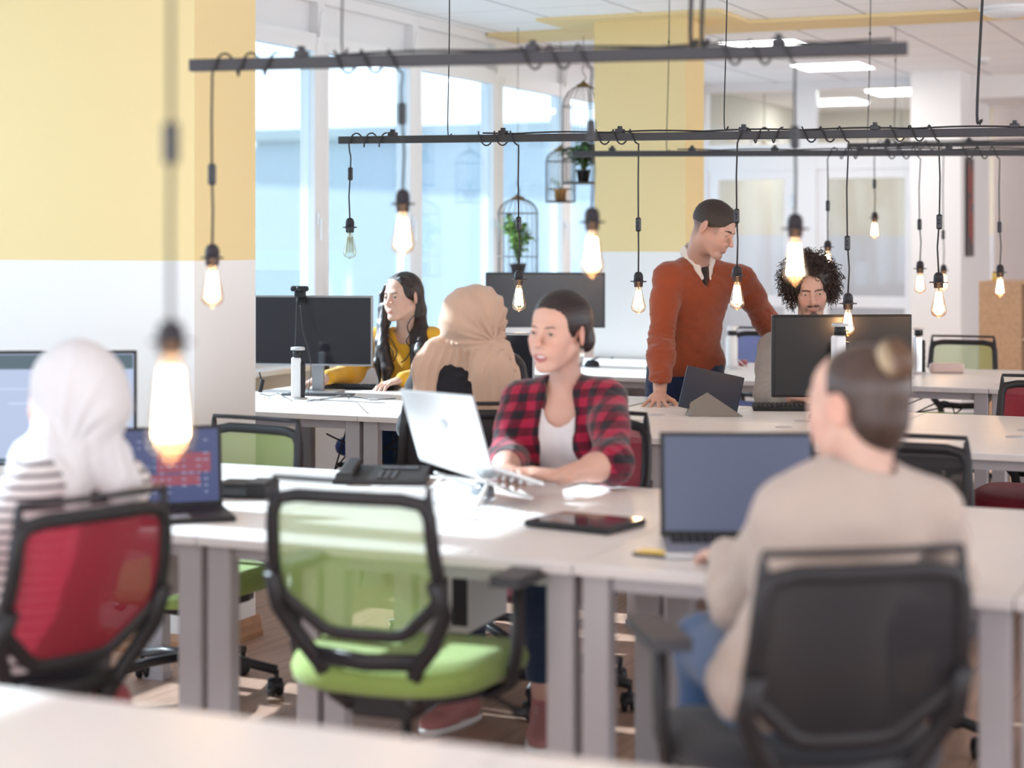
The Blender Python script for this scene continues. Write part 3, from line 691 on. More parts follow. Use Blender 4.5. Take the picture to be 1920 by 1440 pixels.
def surf(s, vox, lo=None, hi=None, pad=.03):
    """surface-net mesh of a blended solid on a sparse grid"""
    l0, h0 = s.bounds(pad)
    lo = l0 if lo is None else np.maximum(np.array(lo, float), l0); hi = h0 if hi is None else np.minimum(np.array(hi, float), h0)
    B = 8; nb = np.ceil((hi-lo)/(vox*B)).astype(int)+1; n = nb*B
    bc = np.stack(np.meshgrid(*[np.arange(k) for k in nb], indexing='ij'), -1).reshape(-1, 3)
    cen = lo+(bc*B+B/2)*vox; dc = s.eval(cen); rad = vox*B*.87*1.35+.012
    keep = np.abs(dc) < rad
    G = np.where(dc.reshape(nb) < 0, -1.0, 1.0)
    D = np.repeat(np.repeat(np.repeat(G, B, 0), B, 1), B, 2).astype(np.float32)
    kb = bc[keep]; off = np.stack(np.meshgrid(*[np.arange(B)]*3, indexing='ij'), -1).reshape(-1, 3)
    for st in range(0, len(kb), 400):
        idx = (kb[st:st+400, None, :]*B+off[None]).reshape(-1, 3); D[idx[:, 0], idx[:, 1], idx[:, 2]] = s.eval(lo+idx*vox)
    D[0] = D[-1] = 1; D[:, 0] = D[:, -1] = 1; D[:, :, 0] = D[:, :, -1] = 1
    I = D < 0; nx, ny, nz = D.shape
    cs = [(a, b, c) for a in (0, 1) for b in (0, 1) for c in (0, 1)]
    sl = lambda A, o: A[o[0]:nx-1+o[0], o[1]:ny-1+o[1], o[2]:nz-1+o[2]]
    cnt = sum(sl(I, o).astype(np.int8) for o in cs); act = (cnt > 0) & (cnt < 8)
    ai = np.argwhere(act); ids = np.full(act.shape, -1, np.int64); ids[act] = np.arange(len(ai))
    vals = {o: D[ai[:, 0]+o[0], ai[:, 1]+o[1], ai[:, 2]+o[2]] for o in cs}
    acc = np.zeros((len(ai), 3)); num = np.zeros(len(ai))
    for o in cs:
        for ax in range(3):
            if o[ax]: continue
            o2 = list(o); o2[ax] = 1; o2 = tuple(o2); a, b = vals[o], vals[o2]; m = (a < 0) != (b < 0)
            t = np.where(m, a/np.where(m, a-b, 1), 0); p = np.tile(np.array(o, float), (len(ai), 1)); p[:, ax] += t
            acc[m] += p[m]; num[m] += 1
    v = lo+(ai+acc/np.maximum(num, 1)[:, None])*vox; F_ = []
    for ax in range(3):
        A = I.swapaxes(0, ax) if ax else I
        o1, o2 = [(1, 2), (2, 0), (0, 1)][ax]
        e = np.zeros(3, int); e[ax] = 1
        sl0 = [slice(1, -1)]*3; sl0[ax] = slice(0, -1); sl1 = [slice(1, -1)]*3; sl1[ax] = slice(1, None)
        a, b = I[tuple(sl0)], I[tuple(sl1)]; q = np.argwhere(a != b)
        if len(q) == 0: continue
        base = np.ones(3, int); base[ax] = 0; q = q+base; inn = I[q[:, 0], q[:, 1], q[:, 2]]
        def cid(d1, d2):
            c = q.copy(); c[:, o1] -= d1; c[:, o2] -= d2; return ids[c[:, 0], c[:, 1], c[:, 2]]
        f = np.stack([cid(0, 0), cid(1, 0), cid(1, 1), cid(0, 1)], 1); f[~inn] = f[~inn][:, ::-1]; F_.append(f)
    f = np.concatenate(F_); f = f[(f >= 0).all(1)]
    return v, f
def npobj(name, vs, fs, m, parent=None, loc=(0, 0, 0), cols=None, smooth_it=0):
    """one mesh object from one or several (verts, faces) sets"""
    off = 0; V_ = []; Fq = []
    for v, f in zip(vs, fs): V_.append(v); Fq.append(f+off); off += len(v)
    v = np.concatenate(V_); f = np.concatenate(Fq)
    for _ in range(smooth_it):
        acc = np.zeros_like(v); n = np.zeros(len(v))
        for a, b in ((0, 1), (1, 2), (2, 3), (3, 0)):
            np.add.at(acc, f[:, a], v[f[:, b]]); np.add.at(acc, f[:, b], v[f[:, a]]); np.add.at(n, f[:, a], 1); np.add.at(n, f[:, b], 1)
        v = v*.5+.5*acc/np.maximum(n, 1)[:, None]
    me = bpy.data.meshes.new(name); me.vertices.add(len(v)); me.vertices.foreach_set('co', v.astype(np.float32).ravel())
    me.loops.add(f.size); me.loops.foreach_set('vertex_index', f.ravel().astype(np.int32)); me.polygons.add(len(f))
    me.polygons.foreach_set('loop_start', np.arange(len(f), dtype=np.int32)*4); me.polygons.foreach_set('loop_total', np.full(len(f), 4, np.int32))
    me.update(calc_edges=True); me.polygons.foreach_set('use_smooth', np.ones(len(f), bool))
    if cols is not None:
        c = np.ones((len(v), 4), np.float32); c[:, :3] = cols(v); at_ = me.color_attributes.new('pigment', 'FLOAT_COLOR', 'POINT'); at_.data.foreach_set('color', c.ravel())
    me.materials.append(m); o = bpy.data.objects.new(name, me); COL.objects.link(o); o.location = loc
    if parent is not None: o.parent = parent
    return o
def skin_mat(name):
    if name in MATS: return MATS[name]
    m = mat(name, (.6, .4, .3), .5, spec=.35, bump=.04, bscale=400); nt = m.node_tree; b = nt.nodes['Principled BSDF']
    a = N(nt, 'VertexColor'); a.layer_name = 'pigment'; nt.links.new(a.outputs[0], b.inputs['Base Color'])
    b.inputs['Subsurface Weight'].default_value = .12; b.inputs['Subsurface Radius'].default_value = (.012, .005, .003); b.inputs['Subsurface Scale'].default_value = 1
    return m
def frame(fwd, up=(0, 0, 1), roll=0):
    """columns: right, forward, up"""
    f = np.array(fwd, float); f /= np.linalg.norm(f); u = np.array(up, float); r = np.cross(f, u); r /= np.linalg.norm(r); u = np.cross(r, f)
    if roll: c, s_ = math.cos(R(roll)), math.sin(R(roll)); r, u = r*c+u*s_, u*c-r*s_
    return np.stack([r, f, u], 1)
HEADS = {}
def head_solid(H, C, female=True, sc=1.0, smile=0, jaw=1.0, mouth_open=0, nose=1.0):
    """H: head frame, C: centre between the ears; returns solid and feature solids in the same space"""
    T = lambda x, y, z: C+H @ (np.array([x, y, z])*sc)
    E = lambda s, c, r, k=.02, op='+': s.ell(T(*c), np.array(r)*sc, H, k, op)
    Cp = lambda s, a, b, ra, rb=None, k=.012, op='+': s.cap(T(*a), T(*b), ra*sc, (ra if rb is None else rb)*sc, k, op)
    s = S()
    E(s, (0, -.014, .036), (.0725, .090, .080)); E(s, (0, .038, .040), (.056, .045, .050), .03)
    E(s, (0, .030, -.028), (.055, .057, .075), .03)
    w = .047*jaw
    for q in (-1, 1):
        Cp(s, (q*w, .002, -.048), (q*.020*jaw, .068, -.093), .018, .014, .03)
        E(s, (q*.040, .060, -.018), (.022, .024, .022), .022)
        E(s, (q*.030, .062, -.048), (.022, .022, .022), .022)
    E(s, (0, .076, -.094), (.019*jaw, .014, .014), .025)
    Cp(s, (-.030, .081, .026), (.030, .081, .026), .0085 if female else .0105, None, .02)
    for q in (-1, 1): E(s, (q*.0315, .098, .006), (.0165, .014, .0115), .012, '-')
    n = nose
    Cp(s, (0, .087, .018), (0, .083+.024*n, -.022), .006, .0085, .012); E(s, (0, .084+.026*n, -.027), (.0105, .010, .009), .008)
    for q in (-1, 1): E(s, (q*.0115, .094, -.030), (.0078, .0085, .0068), .006)
    E(s, (0, .083, -.050), (.024, .012, .020), .02)
    for q in (-1, 1):  # eyelids
        E(s, (q*.0315, .0765, .0055), (.0155, .0150, .0135), .005)
        E(s, (q*.0315, .0925, .0045), (.0140, .0078, .0049 if female else .0038), .003, '-')
    sm = smile*.006; lowr = .0018*max(0, smile)
    mw = 1+.14*max(0, smile); up = [(-.023*mw-sm*.3, .083, -.060+sm), (-.010*mw, .0935, -.0575), (0, .0955, -.0585), (.010*mw, .0935, -.0575), (.023*mw+sm*.3, .083, -.060+sm)]; up = [(a, b-.0015, c) for a, b, c in up]
    lo_z = -.0665-mouth_open
    dn = [(-.022*mw-sm*.3, .083, -.061+sm), (-.010*mw, .0915, lo_z+sm*.2), (0, .0930, lo_z-.0005), (.010*mw, .0915, lo_z+sm*.2), (.022*mw+sm*.3, .083, -.061+sm)]
    ru = [.0028, .0048, .0042, .0048, .0028]; rd = [.003, .0056, .0062, .0056, .003]
    s.chain([T(*p) for p in up], [r*sc for r in ru], .004); s.chain([T(*p) for p in dn], [r*sc for r in rd], .004)
    lips = S(); lips.chain([T(*p) for p in up], [r*sc*1.12 for r in ru], .002); lips.chain([T(*p) for p in dn], [r*sc*1.12 for r in rd], .002)
    if mouth_open: E(s, (0, .098, -.0625-mouth_open*.4), (.021*mw, .012, .003+mouth_open*.40), .002, '-')
    ear = S()
    for q in (-1, 1):
        eh = H @ np.array(Matrix.Rotation(R(q*-22), 3, 'Z') @ Matrix.Rotation(R(-8), 3, 'X'))
        s.ell(T(q*.077, -.010, -.002), np.array((.0065, .018, .031))*sc, eh, .008)
        s.ell(T(q*.085, -.006, .003), np.array((.006, .0105, .019))*sc, eh, .004, '-')
        ear.ell(T(q*.078, -.010, -.002), np.array((.014, .021, .034))*sc, eh, .005)
    brow = S()
    for q in (-1, 1):
        brow.chain([T(q*.0145, .094, .0215), T(q*.024, .093, .0245), T(q*.036, .088, .0265), T(q*.049, .074, .0225)] if female else [T(q*.012, .096, .0195), T(q*.024, .095, .0225), T(q*.036, .088, .0235), T(q*.048, .074, .018)], [.0026, .0030, .0024, .0012] if female else [.0046, .005, .004, .002], .002)
    eyes = [T(q*.0315, .0768, .0048) for q in (-1, 1)]
    return s, dict(T=T, lips=lips, brow=brow, ear=ear, eyes=eyes, H=H, C=C, sc=sc)
def pigment(skin, feats, lipc=(.42, .12, .11), browc=(.03, .02, .018), extra=None, blush=.25):
    skin = np.array(skin)
    def f(v):
        c = np.tile(skin, (len(v), 1))
        lp = (v-feats['C']) @ feats['H']/feats['sc']; near = np.abs(lp).max(1) < .16
        w = np.exp(-(((np.abs(lp[:, 0])-.042)/.02)**2+((lp[:, 2]+.03)/.022)**2))*(lp[:, 1] > .02)*near*blush
        w = w+np.exp(-((lp[:, 0]/.020)**2+((lp[:, 2]+.024)/.018)**2))*(lp[:, 1] > .06)*near*blush*.45
        w = w+(feats['ear'].eval(v) < 0)*blush*1.1
        c = c*(1-w[:, None])+w[:, None]*(skin*np.array((1.05, .62, .58)))
        def blend(mask, col): nonlocal c; m = np.clip(mask, 0, 1)[:, None]; c = c*(1-m)+m*np.array(col)
        blend((.0006-feats['lips'].eval(v))/.0012, lipc)
        blend(.85*(.0012-feats['brow'].eval(v))/.0022, browc)
        if extra is not None: c = extra(v, lp, c, near)
        return c
    return f
def eye_mat():
    if 'eyeball' in MATS: return MATS['eyeball']
    m = mat('eyeball', (.8, .78, .76), .15, spec=.6); nt = m.node_tree; b = nt.nodes['Principled BSDF']
    tc = N(nt, 'TexCoord'); sp = N(nt, 'SeparateXYZ'); nt.links.new(tc.outputs['Object'], sp.inputs[0])
    cr = N(nt, 'ValToRGB'); cr.color_ramp.interpolation = 'CONSTANT'; el = cr.color_ramp.elements
    el[0].position = 0; el[0].color = (.55, .50, .48, 1); el[1].position = .88; el[1].color = (.06, .035, .02, 1)
    e = el.new(.975); e.color = (.003, .003, .003, 1)
    mr = N(nt, 'MapRange'); mr.inputs[1].default_value = 0; mr.inputs[2].default_value = .0122; nt.links.new(sp.outputs['Y'], mr.inputs[0])
    nt.links.new(mr.outputs[0], cr.inputs[0]); nt.links.new(cr.outputs[0], b.inputs['Base Color'])
    return m
def add_eyes(ft, parent, org, gaze=None, lash=True):
    for i, c in enumerate(ft['eyes']):
        o = MB().lathe([(max(1e-5, .0121*math.sin(math.pi*k/14)), -.0121*math.cos(math.pi*k/14)) for k in range(15)], 20, M=Matrix.Rotation(R(-90), 3, 'X')).build('eye', eye_mat(), parent)
        g = np.array(gaze, float) if gaze is not None else np.array((0., 1., 0.)); fr = frame(ft['H'] @ g, ft['H'][:, 2])
        o.matrix_local = Matrix.Translation(Vector(c-org)) @ Matrix(fr.tolist()).to_4x4() @ Matrix.Scale(ft['sc'], 4)
        if lash:
            T = ft['T']; q = -1 if i == 0 else 1
            MB().tube([Vector(T(q*.0315+dx, .0895-abs(dx)*.35+.0008, .0088-dx*dx*26)-org) for dx in np.linspace(-.013, .0135, 8)*1.0], [.0004, .0008, .001, .001, .001, .001, .0008, .0004], 5).build('eyelashes', mat('lash_black', (.01, .008, .008), .6), parent)
def hand_solid(wr, fwd, nrm, side, curl=(.25, .3, .3, .35), spread=.12, thumb=.6, sc=1.0):
    """wr wrist, fwd direction of the fingers, nrm back-of-hand normal, side +1 right hand / -1 left hand; thumb towards -side*x"""
    f = np.array(fwd, float); f /= np.linalg.norm(f); u = np.array(nrm, float); u -= f*(u @ f); u /= np.linalg.norm(u); r = np.cross(f, u)  # r: to the right seen from behind the hand
    s = S(); wr = np.array(wr, float); P = lambda x, y, z: wr+(r*x+f*y+u*z)*sc
    t = -side      # thumb side along r
    s.cap(P(0, -.02, 0), P(0, .02, 0), .024*sc, .026*sc, .01, flat=(u, 1.35))
    M = np.stack([r, f, u], 1)
    s.ell(P(0, .048, 0), np.array((.040, .050, .0155))*sc, M, .012)
    s.ell(P(t*.024, .034, -.008), np.array((.017, .030, .015))*sc, M, .012)
    xs = [t*.030, t*.011, -t*.008, -t*.026]; L = [(.040, .025, .020), (.045, .029, .021), (.041, .027, .020), (.032, .020, .018)]
    y0 = [.083, .088, .084, .076]
    for i in range(4):
        a = curl[i]; sp = (xs[i]/.03)*spread; p = np.array((xs[i], y0[i], .001)); d = np.array((math.sin(sp), math.cos(sp), .0)); ang = 0; pts = [P(xs[i]*.9, y0[i]-.03, 0), P(*p)]
        for j, l in enumerate(L[i]):
            ang += a*(.7, 1.0, .7)[j]; dd = np.array((d[0]*math.cos(ang), d[1]*math.cos(ang), -math.sin(ang))); p = p+dd*l; pts.append(P(*p))
        rr = [.0095, .0092, .0085, .0078, .0066]; rr = [x*sc*(1, 1.03, 1, .9)[i] for x in rr]
        s.chain(pts, rr, .004)
    # thumb from the side of the palm near its base
    b = np.array((t*.026, .018, -.006)); d1 = np.array((t*math.sin(thumb+.2), math.cos(thumb+.2), -.25)); d2 = np.array((t*math.sin(thumb*.8), math.cos(thumb*.8), -.25)); d3 = np.array((t*math.sin(thumb*.4), math.cos(thumb*.4), -.2))
    p1 = b+d1*.040; p2 = p1+d2*.032; p3 = p2+d3*.024
    s.chain([P(*b), P(*p1), P(*p2), P(*p3)], [.014*sc, .0115*sc, .0100*sc, .008*sc], .006)
    return s
def torso_solid(J, w=1.0, d=1.0, g=0, bust=0, k=.06):
    """J joints: pel, neck, shL, shR; blends pelvis, waist, chest and shoulders"""
    pel, nk, sl, sr = [np.array(J[x], float) for x in ('pel', 'neck', 'shL', 'shR')]
    x = sr-sl; x /= np.linalg.norm(x); up = nk-pel; up /= np.linalg.norm(up); y = np.cross(up, x); y /= np.linalg.norm(y); up2 = np.cross(x, y); M = np.stack([x, y, up2], 1)
    L = np.linalg.norm(nk-pel); s = S(); A = lambda t, f=0: pel+(nk-pel)*t+y*f
    s.ell(A(.02), (.165*w+g, .125*d+g, .12+g), M, k); s.ell(A(.35, .005), (.128*w+g, .100*d+g, .15+g), M, k)
    s.ell(A(.68, .005), (.150*w+g, .108*d+g, .145+g), M, k)
    s.cap(sl*.88+sr*.12-up*.02, sr*.88+sl*.12-up*.02, .047+g, None, k)
    mid = A(.97)
    for q in (sl, sr): s.cap(mid, q*.85+mid*.15, .040+g, .046+g, .04)
    if bust:
        for q in (-1, 1): s.ell(A(.66)+x*q*.070*w+y*.085*d, (.062+g, .052+g, .062+g), M, .04)
    return s, M
def arm(s, J, side, r=(.050, .041, .034, .027), g=0, upto=1.0, k=.03):
    a, b, c = [np.array(J[n+side], float) for n in ('sh', 'el', 'wr')]
    s.cap(a, a+(b-a)*.45, r[0]+g, r[0]*.93+g, k); s.cap(a+(b-a)*.4, b, r[0]*.93+g, r[1]+g, k)
    e = b+(c-b)*upto; s.cap(b, b+(e-b)*.35, r[1]+g, r[2]*1.13+g, k); s.cap(b+(e-b)*.3, e, r[2]*1.13+g, (r[3]+(r[2]-r[3])*(1-upto))+g, k); return s
def leg(s, J, side, g=0, upto=1.0, r=(.088, .062, .055, .040), k=.04):
    a, b, c = [np.array(J[n+side], float) for n in ('hip', 'kn', 'an')]
    s.cap(a, b, r[0]+g, r[1]+g, k); e = b+(c-b)*upto; s.cap(b, b+(e-b)*.4, r[1]+g, r[2]*1.08+g, k); s.cap(b+(e-b)*.35, e, r[2]*1.08+g, r[3]+g, k); return s
def wrinkle(amp, sx, sy, sz, seed=0, zones=None):
    """cloth folds: layered warped waves, stronger near the given (centre, radius) zones"""
    rn = np.random.RandomState(seed); ph = rn.rand(8)*6.28
    def f(P):
        x, y, z = P[:, 0]*sx*2.4, P[:, 1]*sy*2.4, P[:, 2]*sz*2.6
        w = np.sin(x*1.3+1.7*np.sin(z*.6+ph[0])+ph[1])+np.sin(z*1.1+1.9*np.sin(x*.7+ph[2])+y*.6+ph[3])+.6*np.sin(y*1.9+z*1.6+1.3*np.sin(x*.9+ph[4]))+.4*np.sin(2.3*z-1.7*x+ph[5]+np.sin(y*2))
        w = w/3; w = -np.abs(w)+.4
        if zones is None: return -amp*w
        m = np.full(len(P), .25)
        for c, r in zones: m = np.maximum(m, np.exp(-((P-np.array(c))**2).sum(1)/(r*r)))
        return -amp*w*m
    return f
def cloth_mat(name, col, rough=.85, kind=None, c2=None, sheen=.3, weave=.25):
    m = mat(name, col, rough, spec=.2, sheen=sheen, var=.07, scale=10, bump=weave, bscale=700); nt = m.node_tree; b = nt.nodes['Principled BSDF']
    if kind == 'stripe':
        tc = N(nt, 'TexCoord'); sp = N(nt, 'SeparateXYZ'); nt.links.new(tc.outputs['Object'], sp.inputs[0])
        ml = N(nt, 'Math', operation='MULTIPLY'); ml.inputs[1].default_value = 2*math.pi/.024; nt.links.new(sp.outputs['Z'], ml.inputs[0])
        sn = N(nt, 'Math', operation='SINE'); nt.links.new(ml.outputs[0], sn.inputs[0]); mr = N(nt, 'MapRange'); mr.inputs[1].default_value = .25; mr.inputs[2].default_value = .6; nt.links.new(sn.outputs[0], mr.inputs[0])
        mx = N(nt, 'Mix', data_type='RGBA'); mx.inputs[6].default_value = tuple(col)+(1,); mx.inputs[7].default_value = tuple(c2)+(1,); nt.links.new(mr.outputs[0], mx.inputs[0]); nt.links.new(mx.outputs[2], b.inputs['Base Color'])
    if kind == 'plaid':
        tc = N(nt, 'TexCoord'); sp = N(nt, 'SeparateXYZ'); 
        mpn = N(nt, 'Mapping'); mpn.inputs['Rotation'].default_value = (R(8), R(6), R(24)); nt.links.new(tc.outputs['Object'], mpn.inputs[0]); nt.links.new(mpn.outputs[0], sp.inputs[0]); outs = []
        for ax, per in (('X', .054), ('Z', .056), ('Y', .10)):
            ml = N(nt, 'Math', operation='MULTIPLY'); ml.inputs[1].default_value = 2*math.pi/per; nt.links.new(sp.outputs[ax], ml.inputs[0])
            sn = N(nt, 'Math', operation='SINE'); nt.links.new(ml.outputs[0], sn.inputs[0]); mr = N(nt, 'MapRange'); mr.inputs[1].default_value = -.15; mr.inputs[2].default_value = .25; nt.links.new(sn.outputs[0], mr.inputs[0]); outs.append(mr.outputs[0])
        ad = N(nt, 'Math', operation='ADD'); nt.links.new(outs[0], ad.inputs[0]); nt.links.new(outs[1], ad.inputs[1])
        cr = N(nt, 'ValToRGB'); el = cr.color_ramp.elements; el[0].position = 0; el[0].color = (.33, .010, .045, 1); el[1].position = 1; el[1].color = (.014, .010, .016, 1)
        e = el.new(.5); e.color = (.11, .005, .02, 1); dv = N(nt, 'Math', operation='MULTIPLY'); dv.inputs[1].default_value = .5; nt.links.new(ad.outputs[0], dv.inputs[0]); nt.links.new(dv.outputs[0], cr.inputs[0]); nt.links.new(cr.outputs[0], b.inputs['Base Color'])
    return m
def hair_mat(name, col, rough=.38, c2=None):
    m = mat(name, col, rough, spec=.5); nt = m.node_tree; b = nt.nodes['Principled BSDF']
    a = N(nt, 'VertexColor'); a.layer_name = 'pigment'
    nt.links.new(a.outputs[0], b.inputs['Base Color']); return m
def strands(nrm_dir, freq, col, var, seed=0, warp=2.0):
    """hair pigment varying across strands (planes along nrm_dir)"""
    rn = np.random.RandomState(seed); n = np.array(nrm_dir, float); n /= np.linalg.norm(n); col = np.array(col)
    def f(v):
        t = (v @ n)*freq+warp*np.sin(v[:, 2]*9)*.3
        w = np.sin(t)+.6*np.sin(t*2.7+1)+.4*np.sin(t*5.3+2); w = w/2
        return np.clip(col*(1+var*w[:, None]), 0, 1)
    return f
def hair_groove(n, freq, amp, warp=6):
    n = np.array(n, float); n /= np.linalg.norm(n)
    def f(P):
        t = (P @ n)*freq+np.sin(P[:, 2]*warp)*.8
        return amp*(np.abs(np.sin(t))*.6+np.abs(np.sin(t*2.3+1))*.4)
    return f
def shoe(parent, toe, heel, c1, c2, name='shoe'):
    """canvas trainer between heel and toe points on the floor"""
    toe = np.array(toe, float); heel = np.array(heel, float); f = toe-heel; L = np.linalg.norm(f); f /= L; r = np.cross(f, (0, 0, 1)); up = np.array((0, 0, 1.)); M = np.stack([r, f, up], 1)
    s = S(); P = lambda x, y, z: heel+r*x+f*y*L+up*z
    s.ell(P(0, .72, .035), (.044, .085, .032), M, .02); s.ell(P(0, .22, .045), (.035, .06, .045), M, .03); s.cap(P(0, .2, .06), P(0, .14, .12), .034, .036, .02); s.cap(P(0, .3, .075), P(0, .6, .05), .030, .030, .03); s.cut(P(0, 0, .018), -up); s.cut(P(0, 0, .125), up)
    v, q = surf(s, .005); o = npobj(name, [v], [q], mat('canvas_'+name+str(c1), c1, .8, bump=.3, bscale=400), parent)
    t = S(); t.ell(P(0, .72, .018), (.048, .092, .03), M, .02); t.ell(P(0, .2, .018), (.038, .065, .03), M, .03); t.cap(P(0, .3, .018), P(0, .6, .018), .036, .040, .02); t.cut(P(0, 0, .024), up); t.cut(P(0, 0, .0), -up)
    v, q = surf(t, .005); npobj('sole', [v], [q], mat('rubber_sole', (.75, .72, .7), .6), o)
    ls = MB()
    for k in range(5): a = P(-.02, .34+k*.075, .098-k*.009); b = P(.02, .36+k*.075, .098-k*.009); ls.tube([a, (Vector(a)+Vector(b))/2+Vector((0, 0, .006)), b], .0028, 6)
    ls.build('laces', mat('lace_white', c2, .8), o); return o
A3 = lambda px, py, d: np.array(at(px, py, d))
def dirv(r, t, u): v = VR*r-VD*t+Vector((0, 0, u)); return np.array(v.normalized())
def ptz(px, z, d): p = at(px, HZ, d); return np.array((p.x, p.y, z))
def start(J, label, name='person'):
    org = np.array((J['pel'][0], J['pel'][1], 0.)); J = {k: np.array(v, float)-org for k, v in J.items()}
    e = empty(name, tuple(org), 0, label, 'person'); return e, J, org
def toT(ft, *a): return ft['T'](*a)
VOX_H = .0028
def neck_to(s, ft, J, r=.050):
    T = ft['T']; s.cap(T(0, -.022, -.05), J['neck']+np.array((0, 0, .0)), r*ft['sc'], r*1.05, .03)
def body(e, J, org, head, ft, pig, hands, legsk=True, chestg=-.012, female=True, skinm='skin'):
    """continuous figure: fine head and hands, coarser trunk and limbs, one mesh"""
    neck_to(head, ft, J, .049 if female else .056)
    t, M = torso_solid(J, 1.0 if female else 1.12, 1.0 if female else 1.08, -.012)
    arm(t, J, 'L', (.043, .037, .035, .026) if female else (.050, .043, .040, .030)); arm(t, J, 'R', (.043, .037, .035, .026) if female else (.050, .043, .040, .030))
    if legsk:
        for q in 'LR': leg(t, J, q, r=(.064, .050, .046, .036))
    neck_to(t, ft, J, .049 if female else .056)
    lo = head.bounds(.01)[0]; lo[2] = J['neck'][2]-.02
    vs = [surf(head, VOX_H, lo=lo), surf(t, .0075)]
    for h in hands: vs.append(surf(h, .003))
    return npobj('body', [v for v, f in vs], [f for v, f in vs], skin_mat(skinm), e, cols=pig)
def noloc(J, *names): return [J[n] for n in names]

# ---------------------------------------------------------------- woman in yellow, long dark hair
def p_yellow():
    J = dict(pel=ptz(758, .56, 9.80), neck=A3(762, 620, 9.66), shR=A3(705, 640, 9.74), shL=A3(816, 640, 9.60), elR=A3(664, 700, 9.62), wrR=A3(612, 708, 9.36),
             elL=A3(812, 703, 9.45), wrL=A3(752, 712, 9.33), hipR=ptz(735, .52, 9.80), hipL=ptz(785, .52, 9.74), knR=ptz(718, .52, 9.38), knL=ptz(765, .52, 9.32), anR=ptz(728, .1, 9.35), anL=ptz(770, .1, 9.3))
    C = A3(755, 558, 9.60)
    e, J, org = start(J, 'person in a mustard yellow top with long dark hair, typing by the windows')
    C = C-org; H = frame(dirv(-.64, .76, -.02), roll=-2)
    hd, ft = head_solid(H, C, True, 1.06, smile=-.2, jaw=.95, nose=1.0)
    T = ft['T']
    hands = [hand_solid(J['wrR'], dirv(-.75, .55, -.15), (0, 0, 1), 1, (.45, .5, .5, .5)), hand_solid(J['wrL'], dirv(-.8, .5, -.2), (0, 0, 1), -1, (.35, .4, .45, .5))]
    body(e, J, org, hd, ft, pigment((.66, .42, .33), ft, lipc=(.50, .17, .16)), hands)
    add_eyes(ft, e, 0, gaze=(-.15, .98, -.05))
    # hair
    h = S(); h.ell(T(0, -.020, .040), np.array((.081, .101, .090))*ft['sc'], H, .02)
    h.ell(T(0, -.07, -.03), np.array((.07, .05, .10))*ft['sc'], H, .03)
    h.cap(T(-.052, .035, .080), T(-.070, .020, .02), .018, .018, .03); h.cap(T(.050, .025, .082), T(.068, -.03, .050), .016, .016, .03)
    opening = S(); opening.ell(T(0, .108, -.020), np.array((.057, .085, .090))*ft['sc'], H); opening.ell(T(.080, -.002, -.012), np.array((.020, .021, .032))*ft['sc'], H, .01); opening.ell(T(0, .072, -.068), (.10, .078, .064), H, .02); opening.ell(T(.078, .030, -.022), (.034, .036, .052), H, .015)
    h.sub(opening, 0, .012)
    nb = J['neck']
    Q = lambda x, y, d: A3(x, y, d)-org
    h.chain([T(-.066, .030, .045), Q(722, 575, 9.66), Q(719, 610, 9.62), Q(719, 650, 9.545), Q(727, 690, 9.52), Q(722, 722, 9.52)], [.022, .024, .028, .032, .034, .014], .015)
    h.chain([T(-.040, .050, .098), Q(724, 536, 9.67), Q(716, 552, 9.68), Q(714, 578, 9.68), Q(713, 606, 9.66), Q(712, 640, 9.58)], [.010, .012, .014, .016, .019, .022], .012)
    h.chain([Q(728, 590, 9.70), Q(712, 640, 9.60), Q(708, 680, 9.56), Q(712, 715, 9.54)], [.03, .026, .022, .008], .015)
    h.chain([T(.070, -.050, .02), Q(786, 585, 9.66), Q(790, 620, 9.60), Q(790, 660, 9.50), Q(788, 700, 9.48), Q(780, 730, 9.48)], [.03, .034, .040, .040, .032, .014], .015)
    h.chain([Q(775, 600, 9.70), Q(776, 650, 9.54), Q(772, 690, 9.50)], [.03, .022, .010], .015)
    h.chain([T(0, -.08, -.06), nb+dirv(.1, -.7, 0)*.10, nb+dirv(0, -.4, -1)*.28], [.06, .07, .06], .03)
    h.fn(hair_groove(H[:, 0]*1.0+H[:, 1]*.25, 260, .0022, 9))
    v, f = surf(h, .0045); npobj('hair', [v], [f], hair_mat('hair_dark', (.02, .012, .012), .45), e, cols=lambda v: (lambda b, l: np.where(((np.abs(l[:, 0]) < .0022) & (l[:, 1] > -.02) & (l[:, 2] > .09))[:, None], np.array((.5, .40, .36)), b))(strands(H[:, 0], 170, (.022, .013, .012), .5, 1)(v), (v-C) @ H/1.06))
    lk = MB()
    for ps in (((778, 590), (768, 602), (764, 615), (770, 632), (776, 650)), ((768, 625), (762, 640), (770, 655), (762, 672), (752, 680)), ((728, 628), (738, 645), (744, 660), (738, 676), (728, 684)), ((718, 640), (734, 655), (736, 672), (722, 690))):
        lk.tube(curve_pts([Q(x, y, 9.53 if y > 620 else 9.57) for x, y in ps], 6), .0032, 6)
    lk.build('loose_locks', mat('hair_lock', (.022, .013, .012), .35), e)
    # top
    c, M = torso_solid(J, 1.0, 1.0, .006, bust=.6); arm(c, J, 'L', (.050, .044, .042, .034), .005, upto=.93); arm(c, J, 'R', (.050, .044, .042, .034), .005, upto=.93)
    for q in ('shL', 'shR'): c.ell(J[q]*.9+J['neck']*.1+np.array((0, 0, .012)), (.062, .058, .058), None, .03)
    cut = S(); cut.ell(J['neck']+np.array((0, 0, .02)), (.078, .078, .05)); cut.ell(J['neck']+dirv(-.1, .9, -.25)*.055, (.055, .055, .055)); c.sub(cut, 0, .006)
